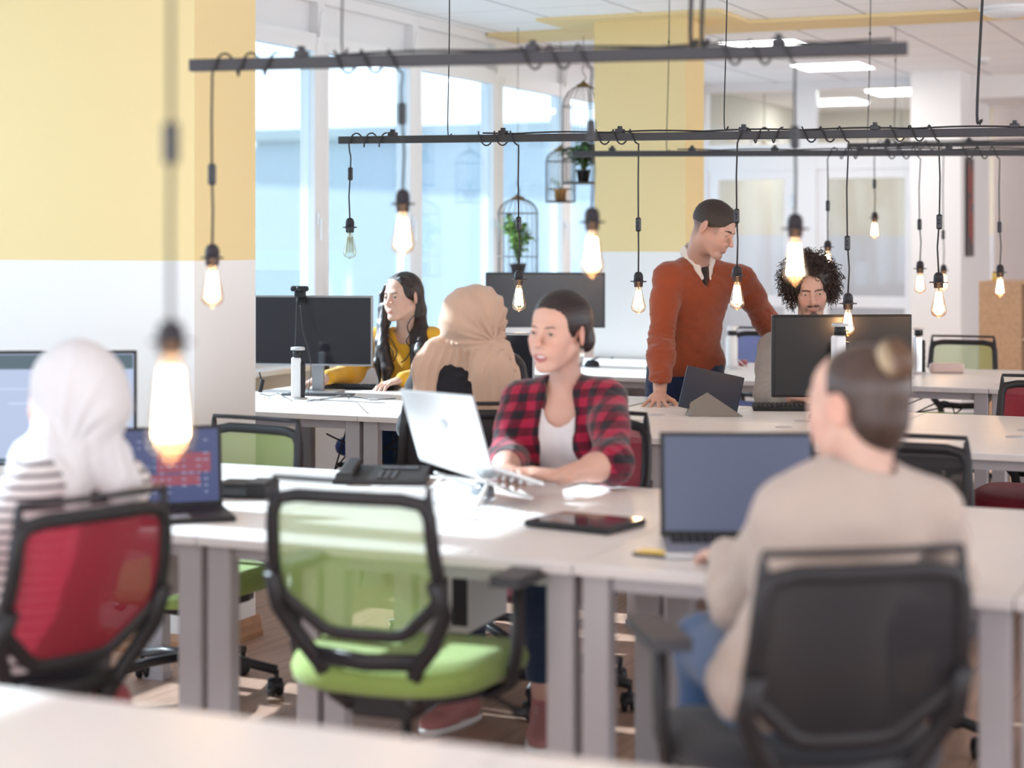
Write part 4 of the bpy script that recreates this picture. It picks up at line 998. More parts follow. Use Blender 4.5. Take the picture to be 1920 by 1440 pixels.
    c.cut(J['pel']+np.array((0, 0, -.03)), (0, 0, -1)); c.fn(wrinkle(.006, 24, 24, 34, 3, [(J['elR'], .12), (J['elL'], .12), (J['pel']+np.array((0, 0, .12)), .15), (J['shR'], .08)]))
    v, f = surf(c, .006); npobj('yellow_top', [v], [f], cloth_mat('cloth_mustard', (.80, .42, .035)), e)
    l = S(); [leg(l, J, q, .010) for q in 'LR']; l.ell(J['pel']+np.array((0, 0, -.03)), (.175, .14, .11), None, .05); l.fn(wrinkle(.004, 30, 30, 30, 5))
    v, f = surf(l, .009); npobj('jeans', [v], [f], cloth_mat('denim_mid', (.03, .07, .16)), e)
    for q, s_ in (('L', 1), ('R', -1)): shoe(e, J['an'+q]+dirv(0, 1, 0)*.17-np.array((0, 0, J['an'+q][2])), J['an'+q]-dirv(0, 1, 0)*.06-np.array((0, 0, J['an'+q][2])), (.05, .05, .06), (.5, .5, .5))
p_yellow()

# ---------------------------------------------------------------- headscarves
def scarf(name, e, J, ft, m, col_n, folds, drapes, bun=None, open_c=(0, .120, -.030), open_r=(.056, .075, .085), vox=.0045, amp=.004, freq=11):
    T, H, sc = ft['T'], ft['H'], ft['sc']; s = S()
    s.ell(T(0, -.018, .036), np.array((.087, .106, .096))*sc, H, .03)
    s.ell(T(0, .012, -.050), np.array((.072, .080, .085))*sc, H, .05)
    if bun: s.ell(T(*bun[0]), np.array(bun[1])*sc, H, .05)
    nb = J['neck']; s.cap(T(0, -.01, -.08), nb+np.array((0, 0, .02)), .068, .080, .05); s.cap(nb+(J['shL']-nb)*.25, nb+(J['shR']-nb)*.25, .072, None, .05)
    op = S(); op.ell(T(*open_c), np.array(open_r)*sc, H); s.sub(op, 0, .01)
    for (pts, rs, fl, k) in drapes:
        for i in range(len(pts)-1): s.cap(pts[i], pts[i+1], rs[i], rs[i+1], k, '+', fl)
    K = folds[0]; ax = np.array(folds[1], float); ax /= np.linalg.norm(ax); u = np.cross(ax, (0, 0, 1.)); u /= np.linalg.norm(u); w = np.cross(ax, u)
    def fold(P):
        q = P-K; a = np.arctan2(q @ w, q @ u); r = np.linalg.norm(q, axis=1); z = P[:, 2]-nb[2]
        up = np.clip((z-.02)/.05, 0, 1)
        g = np.sin(a*freq+1.3*np.sin(a*3)+4*np.sin(r*6))+.5*np.sin(a*freq*2.3+2)
        hh = np.sin((P @ H[:, 0])*95+1.2*np.sin(P[:, 2]*14)+(P @ H[:, 1])*60)+.5*np.sin((P @ H[:, 0])*210+2)
        return -amp*(up*(1-np.abs(g)*.9)*np.clip(r/.06, .2, 1)*np.clip(1.5-r/.24, .25, 1)+(1-up)*(1-np.abs(hh)*.8))
    s.fn(fold); v, f = surf(s, vox); return npobj(name, [v], [f], m, e)

def p_beige():
    J = dict(pel=ptz(872, .56, 6.66), neck=A3(880, 668, 6.74), shL=A3(800, 690, 6.70), shR=A3(958, 693, 6.78), elL=A3(770, 800, 6.80), wrL=A3(800, 815, 7.10), elR=A3(985, 800, 6.86), wrR=A3(960, 812, 7.12),
             hipL=ptz(835, .52, 6.68), hipR=ptz(900, .52, 6.70), knL=ptz(835, .53, 7.1), knR=ptz(905, .53, 7.1), anL=ptz(835, .1, 7.05), anR=ptz(905, .1, 7.05))
    C = A3(899, 606, 6.72); e, J, org = start(J, 'person in a beige headscarf and black top seen from behind'); C = C-org
    H = frame(dirv(.80, -.52, -.22), roll=0); hd, ft = head_solid(H, C, True, 1.04); T = ft['T']
    hands = [hand_solid(J['wrL'], dirv(.2, -1, -.1), (0, 0, 1), -1), hand_solid(J['wrR'], dirv(-.2, -1, -.1), (0, 0, 1), 1)]
    body(e, J, org, hd, ft, pigment((.30, .155, .10), ft, lipc=(.25, .08, .07)), hands); add_eyes(ft, e, 0, gaze=(0, .9, -.4))
    nb = J['neck']; bk = dirv(0, 1, 0)
    dr = [([nb+dirv(.35, .55, .5)*.08, nb+dirv(.55, .75, -.35)*.14, nb+dirv(.50, .75, -1.3)*.20, nb+dirv(.55, .75, -2.2)*.29, nb+dirv(.62, .62, -3.2)*.34], [.05, .066, .070, .062, .05], (bk, 1.9), .03),
          ([nb+dirv(.9, .4, .2)*.12, nb+dirv(1, .5, -.6)*.16, nb+dirv(1.0, .5, -1.8)*.24], [.045, .05, .045], (bk, 1.6), .03),
          ([nb+dirv(-.75, .4, .15)*.13, nb+dirv(-1, .5, -.25)*.17, nb+dirv(-1.0, .55, -1.0)*.22, nb+dirv(-1, .5, -1.9)*.30], [.05, .05, .045, .04], (bk, 1.6), .03)]
    K = C+(nb-C)*.55+dirv(.75, .5, 0)*.07
    scarf('beige_headscarf', e, J, ft, cloth_mat('jersey_beige', (.56, .365, .265), .8, sheen=.4), None, (K, dirv(.35, .9, .1)), dr, bun=((-.004, -.072, .000), (.078, .075, .085)), amp=.0095, freq=7)
    c, M = torso_solid(J, 1.0, 1.0, .008); arm(c, J, 'L', g=.006, upto=.95); arm(c, J, 'R', g=.006, upto=.95); c.cut(J['pel']+np.array((0, 0, -.03)), (0, 0, -1)); c.fn(wrinkle(.004, 22, 22, 26, 9))
    v, f = surf(c, .007); npobj('black_top', [v], [f], cloth_mat('cloth_black', (.014, .012, .016)), e)
    l = S(); [leg(l, J, q, .010) for q in 'LR']; l.ell(J['pel']+np.array((0, 0, -.03)), (.175, .14, .11), None, .05)
    v, f = surf(l, .009); npobj('trousers', [v], [f], cloth_mat('cloth_black', (0, 0, 0)), e)
    for q in 'LR': shoe(e, J['an'+q]+dirv(0, -1, 0)*.17-np.array((0, 0, J['an'+q][2])), J['an'+q]+dirv(0, 1, 0)*.06-np.array((0, 0, J['an'+q][2])), (.05, .05, .06), (.5, .5, .5))
p_beige()

def p_white():
    p0 = at(0, HZ, 4.13); J = dict(pel=np.array((p0.x, p0.y, .58))+dirv(.42, 0, 0)*0.0+dirv(1, 0, 0)*.07, neck=A3(148, 868, 4.15), shL=A3(60, 915, 4.02), shR=A3(232, 912, 4.28), elL=A3(-45, 1080, 4.05), wrL=A3(-150, 1010, 4.35), elR=A3(175, 1090, 4.50), wrR=A3(60, 1010, 4.72))
    u = dirv(-.72, -.70, 0); r_ = np.array((u[1], -u[0], 0)); P = J['pel']
    J.update(hipL=P-r_*.09-np.array((0, 0, .03)), hipR=P+r_*.09-np.array((0, 0, .03))); J.update(knL=J['hipL']+u*.40, knR=J['hipR']+u*.40); J.update(anL=J['knL']+np.array((0, 0, -.44)), anR=J['knR']+np.array((0, 0, -.44)))
    C = A3(134, 748, 4.17); e, J, org = start(J, 'person in a white headscarf and striped top, sitting in the red chair'); C = C-org
    H = frame(dirv(-.86, -.48, -.12), roll=0); hd, ft = head_solid(H, C, True, 1.02)
    hands = [hand_solid(J['wrL'], u, (0, 0, 1), -1), hand_solid(J['wrR'], u, (0, 0, 1), 1)]
    body(e, J, org, hd, ft, pigment((.68, .44, .35), ft), hands); add_eyes(ft, e, 0)
    nb = J['neck']; bk = dirv(.35, .9, 0)
    dr = [([nb+dirv(-.2, .5, .3)*.08, nb+dirv(-.15, .9, -.4)*.13, nb+dirv(-.1, .8, -1.3)*.19, nb+dirv(-.1, .65, -2.0)*.22], [.05, .058, .056, .052], (bk, 2.0), .03),
          ([nb+dirv(.7, .3, .1)*.09, nb+dirv(.9, .35, -.35)*.12, nb+dirv(.9, .3, -.8)*.15], [.042, .034, .026], (bk, 1.5), .03),
          ([nb+dirv(-.9, .2, .1)*.10, nb+dirv(-1, .2, -.4)*.13], [.05, .04], (bk, 1.5), .03)]
    K = C+(nb-C)*.85+dirv(0, .8, 0)*.08
    scarf('white_headscarf', e, J, ft, cloth_mat('cotton_white', (.66, .63, .64), .8, sheen=.3), None, (K, dirv(.1, .9, .1)), dr, bun=((.0, -.070, -.025), (.074, .07, .085)), vox=.005, amp=.008, freq=5)
    c, M = torso_solid(J, 1.0, 1.0, .010); arm(c, J, 'L', g=.012, upto=.95); arm(c, J, 'R', g=.012, upto=.95); c.cut(J['pel']+np.array((0, 0, -.03)), (0, 0, -1)); c.fn(wrinkle(.004, 20, 20, 20, 11))
    v, f = surf(c, .008); npobj('striped_top', [v], [f], cloth_mat('cloth_striped', (.72, .66, .66), kind='stripe', c2=(.07, .05, .06)), e)
    l = S(); [leg(l, J, q, .012) for q in 'LR']; l.ell(J['pel']+np.array((0, 0, -.03)), (.175, .14, .11), None, .05)
    v, f = surf(l, .009); npobj('trousers', [v], [f], cloth_mat('cloth_black', (0, 0, 0)), e)
    for q in 'LR': shoe(e, J['an'+q]+u*.17-np.array((0, 0, J['an'+q][2])), J['an'+q]-u*.06-np.array((0, 0, J['an'+q][2])), (.05, .05, .06), (.5, .5, .5))
p_white()

# ---------------------------------------------------------------- woman in plaid
def p_plaid():
    J = dict(pel=ptz(1078, .56, 6.02), neck=A3(1062, 722, 5.93), shR=A3(975, 752, 5.98), shL=A3(1140, 750, 5.86), elL=A3(1148, 868, 5.62), wrL=A3(1052, 893, 5.42), elR=A3(950, 868, 5.85), wrR=A3(948, 880, 5.50),
             hipR=ptz(1040, .53, 6.02), hipL=ptz(1105, .53, 5.95), knL=ptz(1010, .56, 5.48), knR=ptz(880, .55, 5.62), anL=ptz(1018, .14, 5.55), anR=ptz(875, .14, 5.72))
    C = A3(1048, 625, 5.86); e, J, org = start(J, 'person smiling in a red and black plaid shirt, dark hair tied back'); C = C-org
    H = frame(dirv(-.60, .80, -.03), roll=3); hd, ft = head_solid(H, C, True, 1.07, smile=1.5, jaw=.86, mouth_open=.0050, nose=1.0); T = ft['T']
    hands = [hand_solid(J['wrL'], dirv(-.97, .0, .12), dirv(0, .15, 1), -1, (.30, .25, .3, .35)), hand_solid(J['wrR'], dirv(.1, 1, 0), (0, 0, 1), 1)]
    body(e, J, org, hd, ft, pigment((.62, .375, .30), ft, lipc=(.46, .15, .15)), hands); add_eyes(ft, e, 0, gaze=(-.2, .96, .02))
    th = MB()
    th.tube([T(x, .0905-abs(x)*.25, -.0635+abs(x)*.12) for x in np.linspace(-.019, .019, 9)], .0048, 8, flat=.6); th.build('teeth', mat('teeth', (.85, .80, .76), .3), e)
    h = S(); h.ell(T(0, -.020, .042), np.array((.083, .103, .091))*ft['sc'], H, .02); h.ell(T(0, -.080, .0), np.array((.055, .045, .06))*ft['sc'], H, .03)
    op = S(); op.ell(T(0, .112, -.020), np.array((.057, .085, .086))*ft['sc'], H); op.ell(T(.086, -.004, -.016), np.array((.020, .021, .036))*ft['sc'], H, .01); op.ell(T(-.082, -.004, -.016), np.array((.020, .021, .036))*ft['sc'], H, .01); op.ell(T(0, .075, -.09), (.10, .08, .062), H, .02)
    op.cut(T(0, 0, -.2), (0, 0, -1)); h.sub(op, 0, .012)
    h.ell(C+np.array(VR*.088+VD*.035+Vector((0, 0, -.022))), (.030, .034, .042), None, .015); h.ell(T(.028, -.115, -.035), np.array((.034, .032, .045))*ft['sc'], H, .02); h.ell(T(.05, -.125, -.06), (.024, .022, .032), H, .015)
    h.cap(T(.04, -.13, -.02), T(.078, -.15, -.018), .012, .004, .015)
    h.fn(hair_groove(H[:, 2]*1.0+H[:, 0]*.4, 220, .0016, 5)); v, f = surf(h, .004); npobj('hair', [v], [f], hair_mat('hair_dark', (0, 0, 0)), e, cols=strands(H[:, 2]+H[:, 0]*.5, 120, (.020, .011, .012), .4, 2))
    for q in (-1, 1):
        mb = MB()
        for dx in (-.007, .004): mb.tube([T(q*.080, -.004+dx, -.038), T(q*.081, -.004+dx, -.060), T(q*.078, -.003+dx, -.092)], [.0015, .0042, .003], 6)
        mb.build('earring', mat('earring_silver', (.75, .78, .74), .2, .8), e)
    # white top
    w, M = torso_solid(J, 1.0, 1.0, .004, bust=1); cut = S(); cut.ell(J['neck']+dirv(-.25, .85, -.85)*.075, (.062, .075, .088), np.array(M)); cut.cap(J['neck']+np.array((0, 0, -.02)), J['neck']+np.array((0, 0, .1)), .085); w.sub(cut, 0, .006)
    w.cut(J['pel']+np.array((0, 0, -.02)), (0, 0, -1)); w.fn(wrinkle(.0025, 22, 22, 18, 4)); v, f = surf(w, .006); npobj('white_top', [v], [f], cloth_mat('jersey_white', (.74, .71, .73)), e)
    # plaid shirt, open at the front
    c, M2 = torso_solid(J, 1.05, 1.02, .014, bust=.9)
    x, y, z = M[:, 0], M[:, 1], M[:, 2]
    arm(c, J, 'L', (.055, .050, .048, .04), .008, upto=.10); arm(c, J, 'R', (.055, .050, .048, .04), .008, upto=.3)
    nb = J['neck']; fr = y if (y @ dirv(0, 1, 0)) > 0 else -y; xs = x
    op = S(); op.ell(nb-z*.10+fr*.12, (.062, .10, .16), M, .02); op.ell(nb-z*.36+fr*.14, (.100, .12, .20), M, .03); op.cap(nb+z*.12+fr*.03, nb-z*.01+fr*.03, .060, .055, .02); c.sub(op, 0, .006)
    c.cut(J['pel']+np.array((0, 0, -.08)), (0, 0, -1)); c.fn(wrinkle(.007, 26, 26, 24, 8, [(J['elL'], .13), (J['elR'], .13), (J['shL'], .1), (J['shR'], .1)]))
    v, f = surf(c, .006); npobj('plaid_shirt', [v], [f], cloth_mat('cloth_plaid', (.3, .01, .03), kind='plaid'), e)
    a, b = J['elL'], J['wrL']; d = b-a; d /= np.linalg.norm(d)
    q = S(); q.cap(a+d*.01, a+d*.045, .056, .054); q.fn(wrinkle(.004, 60, 60, 60, 2)); v, f = surf(q, .005); npobj('rolled_cuff', [v], [f], MATS['cloth_plaid'], e)
    l = S(); [leg(l, J, q, .006, r=(.082, .058, .052, .042)) for q in 'LR']; l.ell(J['pel']+np.array((0, 0, -.03)), (.17, .14, .11), None, .05)
    l.cut((0, 0, .175), (0, 0, -1)); l.fn(wrinkle(.004, 26, 26, 30, 6)); v, f = surf(l, .007); npobj('jeans', [v], [f], cloth_mat('denim_dark', (.018, .035, .075)), e)
    zz = lambda p: p*np.array((1, 1, 0)); shoe(e, zz(J['anL'])+dirv(-.05, 1, 0)*.20, zz(J['anL'])-dirv(-.05, 1, 0)*.05, (.42, .17, .16), (.7, .66, .64)); shoe(e, zz(J['anR'])+dirv(-.6, .8, 0)*.20, zz(J['anR'])-dirv(-.6, .8, 0)*.05, (.42, .17, .16), (.7, .66, .64))
p_plaid()

# ---------------------------------------------------------------- standing man
def short_hair(e, ft, col, name='hair', grow=.007, hair_len=.008):
    T, H, sc = ft['T'], ft['H'], ft['sc']
    h = S(); h.ell(T(0, -.014, .043), np.array((.0725+grow, .090+grow, .080+grow))*sc, H, .02); h.ell(T(0, .042, .058), np.array((.058, .050, .050))*sc, H, .03)
    op = S(); op.ell(T(0, .122, .018), np.array((.082, .062, .066))*sc, H); op.ell(T(0, .09, -.05), np.array((.12, .10, .085))*sc, H, .02); op.ell(T(0, -.02, -.085), np.array((.12, .13, .11))*sc, H, .03); h.sub(op, 0, .01)
    h.fn(lambda P: .0005*(np.sin(P[:, 0]*310+5*np.sin(P[:, 2]*130+P[:, 1]*90))+np.sin(P[:, 1]*350+5*np.sin(P[:, 0]*110+P[:, 2]*70))+np.sin(P[:, 2]*500+4*np.sin(P[:, 1]*150))))
    v, f = surf(h, .003); return npobj(name, [v], [f], hair_mat('hair_brown_short', col, .6), e, cols=strands(H[:, 1], 400, col, .12, 4, 5))
def p_man():
    J = dict(pel=ptz(1287, .90, 9.02), neck=A3(1306, 492, 8.86), shR=A3(1250, 520, 8.76), shL=A3(1392, 524, 8.98), elR=A3(1240, 640, 8.72), wrR=A3(1237, 738, 8.50), elL=A3(1432, 596, 9.12), wrL=A3(1478, 650, 9.25),
             hipR=ptz(1252, .86, 9.00), hipL=ptz(1318, .86, 9.04), knR=ptz(1232, .48, 9.06), knL=ptz(1318, .48, 9.10), anR=ptz(1238, .1, 9.20), anL=ptz(1320, .1, 9.25))
    C = A3(1336, 430, 8.70); e, J, org = start(J, 'person standing in a burnt orange sweater, leaning one hand on the desk'); C = C-org
    H = frame(dirv(.79, .49, -.42), roll=8)
    hd, ft = head_solid(H, C, False, 1.08, jaw=1.12, nose=1.12, smile=-.4); T = ft['T']; sk = np.array((.58, .345, .27))
    hands = [hand_solid(J['wrR'], dirv(-.25, .95, -.30), dirv(0, .30, .95), 1, (.12, .12, .15, .18), .5, 1.0, 1.08), hand_solid(J['wrL'], dirv(.6, 0, -.8), dirv(.4, -.8, .3), -1, sc=1.05)]
    def extra(v, lp, c, near):
        m = near*np.clip((lp[:, 2]+.020)/.060, 0, .92)*np.clip((.060-lp[:, 1])/.015, 0, 1)
        m2 = near*np.clip((-.02-lp[:, 1])/.02, 0, 1)*np.clip((lp[:, 2]+.075)/.09, 0, .85); m = np.maximum(m, m2)*(ft['ear'].eval(v) > 0)
        c = c*(1-m[:, None])+m[:, None]*np.array((.10, .062, .05))
        b = near*.28*np.clip((-.035-lp[:, 2])/.02, 0, 1)*np.clip((lp[:, 1]+.02)/.03, 0, 1)*(lp[:, 2] > -.13); return c*(1-b[:, None])+b[:, None]*np.array((.16, .10, .085))
    body(e, J, org, hd, ft, pigment(sk, ft, lipc=(.42, .17, .15), extra=extra), hands, female=False); add_eyes(ft, e, 0, gaze=(0, .9, -.4), lash=False)
    short_hair(e, ft, (.035, .022, .018))
    # sweater
    c, M = torso_solid(J, 1.16, 1.12, .016); x, y, z = M[:, 0], M[:, 1], M[:, 2]; fr = y if (y @ dirv(.3, 1, 0)) > 0 else -y
    arm(c, J, 'L', (.060, .050, .048, .040), .008, upto=.94); arm(c, J, 'R', (.060, .050, .048, .040), .008, upto=.90)
    nb = J['neck']; op = S(); op.cap(nb+z*.10+fr*.01, nb+z*.005+fr*.02, .080, .074, .02); op.cap(nb+fr*.06, nb-z*.075+fr*.12, .055, .014, .02); c.sub(op, 0, .006)
    c.cut(J['pel']+np.array((0, 0, -.06)), (0, 0, -1)); c.fn(wrinkle(.013, 17, 17, 36, 12, [(J['elR'], .15), (J['elL'], .13), (J['pel']+np.array((0, 0, .06)), .17), (J['wrR'], .1)])); c.fn(wrinkle(.006, 9, 9, 15, 31))
    v, f = surf(c, .0065); npobj('orange_sweater', [v], [f], cloth_mat('knit_rust', (.28, .060, .024), .9), e)
    # shirt collar: two folded wings around the neck
    cs = S(); cs.cap(nb+z*.01+fr*.005, nb+z*.05-fr*.005, .075, .072, .01); ins = S(); ins.cap(nb-z*.05+fr*.02, nb+z*.14-fr*.0, .066, .066); cs.sub(ins, 0, .003); gap = S(); gap.cap(nb+fr*.05+z*.02, nb+fr*.12+z*.02, .016, .05); cs.sub(gap, 0, .003); cs.cut(nb+z*.045+fr*.02, z*1.0+fr*.45); 
    for q in (-1, 1): cs.cap(nb+x*q*.062+fr*.030+z*.025, nb+x*q*.026+fr*.100-z*.045, .028, .012, .015, flat=(fr*.8+x*q*.6+z*.5, 2.6)); cs.cap(nb+x*q*.072-fr*.02+z*.045, nb+x*q*.062+fr*.030+z*.02, .028, .028, .015, flat=(x*q, 2.4))
    v, f = surf(cs, .0035); npobj('shirt_collar', [v], [f], cloth_mat('cotton_ivory', (.74, .68, .62)), e)
    un = S(); un.cap(nb-z*.02+fr*.03, nb-z*.07+fr*.085, .045, .02); v, f = surf(un, .005); npobj('undershirt', [v], [f], cloth_mat('cloth_dark_brown', (.03, .02, .02)), e)
    l = S(); [leg(l, J, q, .008, r=(.095, .070, .062, .052)) for q in 'LR']; l.ell(J['pel']+np.array((0, 0, -.03)), (.165, .13, .12), None, .05); l.cut((0, 0, .06), (0, 0, -1)); l.fn(wrinkle(.006, 22, 22, 26, 6))
    v, f = surf(l, .009); npobj('navy_trousers', [v], [f], cloth_mat('cloth_navy', (.012, .028, .085)), e)
    for q in 'LR': p = J['an'+q]*np.array((1, 1, 0)); shoe(e, p+dirv(.2, 1, 0)*.19, p-dirv(.2, 1, 0)*.06, (.05, .05, .06), (.5, .5, .5))
p_man()

# ---------------------------------------------------------------- curly haired man
def p_curly():
    J = dict(pel=ptz(1522, .56, 8.92), neck=A3(1520, 622, 8.78), shR=A3(1448, 652, 8.82), shL=A3(1602, 652, 8.78), elR=A3(1440, 738, 8.55), wrR=A3(1482, 744, 8.34), elL=A3(1620, 738, 8.5), wrL=A3(1560, 744, 8.32),
             hipR=ptz(1485, .52, 8.90), hipL=ptz(1560, .52, 8.88), knR=ptz(1485, .52, 8.5), knL=ptz(1560, .52, 8.48), anR=ptz(1485, .1, 8.52), anL=ptz(1560, .1, 8.5))
    C = A3(1520, 543, 8.66); e, J, org = start(J, 'person with dark curly hair and moustache in a grey sweater behind the black monitor'); C = C-org
    H = frame(dirv(-.06, .96, -.26), roll=-4); hd, ft = head_solid(H, C, False, 1.07, jaw=1.05, nose=1.1, smile=.2); T = ft['T']
    hands = [hand_solid(J['wrR'], dirv(.75, .5, -.1), (0, 0, 1), 1, (.35, .4, .45, .5)), hand_solid(J['wrL'], dirv(-.7, .6, -.1), (0, 0, 1), -1, (.35, .4, .45, .5))]
    def extra(v, lp, c, near):
        w = lambda cx, cy, cz, rx, rz: np.clip(1.6-1.6*(((lp[:, 0]-cx)/rx)**2+((lp[:, 2]-cz)/rz)**2), 0, 1)*(lp[:, 1] > .06)*near
        m = np.maximum(w(.014, 0, -.0485, .018, .0075), w(-.014, 0, -.0485, .018, .0075)); m = np.maximum(m, w(0, 0, -.088, .022, .016)); m = np.maximum(m, .55*w(.030, 0, -.066, .010, .020)); m = np.maximum(m, .55*w(-.030, 0, -.066, .010, .020)); m = np.maximum(m, w(0, 0, -.077, .006, .006)*.8)
        m = np.minimum(m, 1-np.clip((.001-ft['lips'].eval(v))/.001, 0, 1))
        b = near*.25*np.clip((-.03-lp[:, 2])/.02, 0, 1)*(lp[:, 1] > 0)*(lp[:, 2] > -.13); m = np.maximum(m*.92, b)
        return c*(1-m[:, None])+m[:, None]*np.array((.045, .026, .022))
    body(e, J, org, hd, ft, pigment((.60, .36, .28), ft, lipc=(.45, .18, .16), extra=extra, blush=.35), hands, female=False); add_eyes(ft, e, 0, gaze=(-.1, .93, -.24), lash=False)
    h = S(); h.ell(T(0, -.025, .040), np.array((.108, .112, .110))*1.07, H, .02); op = S(); op.ell(T(0, .130, -.02), np.array((.066, .110, .125))*1.07, H); h.sub(op, 0, .01); h.cut(T(0, 0, -.09), -H[:, 2])
    h.fn(lambda P: .003*np.sin(P[:, 0]*130)*np.sin(P[:, 1]*120+1)*np.sin(P[:, 2]*125)); v, f = surf(h, .005)
    hb = npobj('hair', [v], [f], hair_mat('hair_dark', (0, 0, 0)), e, cols=strands(H[:, 0], 300, (.028, .017, .014), .4, 2))
    rn = random.Random(5); cur = MB()
    for k in range(1500):
        th = rn.uniform(0, 2*math.pi); ph = math.acos(rn.uniform(-.72, 1)); d = np.array((math.sin(ph)*math.cos(th), math.sin(ph)*math.sin(th), math.cos(ph)))
        if d[1] > .42 and d[2] < .50 and abs(d[0]) < .58: continue
        base = T(d[0]*.094, -.025+d[1]*.100, .040+d[2]*.096); dn = H @ d; L = rn.uniform(.025, .072)*(1.1 if d[2] > 0 else 1); dn = dn+np.array((rn.gauss(0, .3), rn.gauss(0, .3), rn.gauss(-.12, .3))); dn /= np.linalg.norm(dn)
        a = np.cross(dn, (0, 0, 1)); a /= np.linalg.norm(a)+1e-9; b = np.cross(dn, a); r0 = rn.uniform(.005, .0095); tw = rn.uniform(1.2, 2.3)*rn.choice((-1, 1)); pts = []
        for i in range(15):
            t = i/14; an = 2*math.pi*tw*t+k; pts.append(base+dn*L*t+(a*math.cos(an)+b*math.sin(an))*r0*min(1, t*3)+np.array((0, 0, -.018*t*t)))
        cur.tube(pts, [rn.uniform(.0012, .0021)]*14+[.0006], 4)
    cur.build('curls', mat('hair_curls', (.042, .026, .021), .5, spec=.3), e)
    c, M = torso_solid(J, 1.16, 1.1, .018); arm(c, J, 'L', (.062, .054, .050, .042), .010, upto=.82); arm(c, J, 'R', (.062, .054, .050, .042), .010, upto=.82); nb = J['neck']; op = S(); op.cap(nb+np.array((0, 0, .1)), nb, .066, .062); c.sub(op, 0, .006)
    c.cut(J['pel']+np.array((0, 0, -.06)), (0, 0, -1)); c.fn(wrinkle(.007, 18, 18, 34, 14, [(J['elR'], .15), (J['elL'], .15)])); v, f = surf(c, .007); npobj('grey_sweater', [v], [f], cloth_mat('knit_grey', (.36, .335, .32), .9, weave=.5), e)
    for q in 'LR':
        a, b = J['el'+q], J['wr'+q]; d = (b-a)/np.linalg.norm(b-a); L = np.linalg.norm(b-a); cu = S(); cu.cap(a+d*L*.72, a+d*L*.84, .040, .039); cu.fn(wrinkle(.002, 70, 70, 70, 2)); v, f = surf(cu, .005); npobj('shirt_cuff', [v], [f], cloth_mat('shirt_pale_blue', (.55, .62, .72)), e)
    l = S(); [leg(l, J, q, .010) for q in 'LR']; l.ell(J['pel']+np.array((0, 0, -.03)), (.175, .14, .11), None, .05); v, f = surf(l, .009); npobj('jeans', [v], [f], cloth_mat('denim_mid', (0, 0, 0)), e)
    for q in 'LR': p = J['an'+q]*np.array((1, 1, 0)); shoe(e, p+dirv(0, 1, 0)*.19, p-dirv(0, 1, 0)*.06, (.05, .05, .06), (.5, .5, .5))
p_curly()

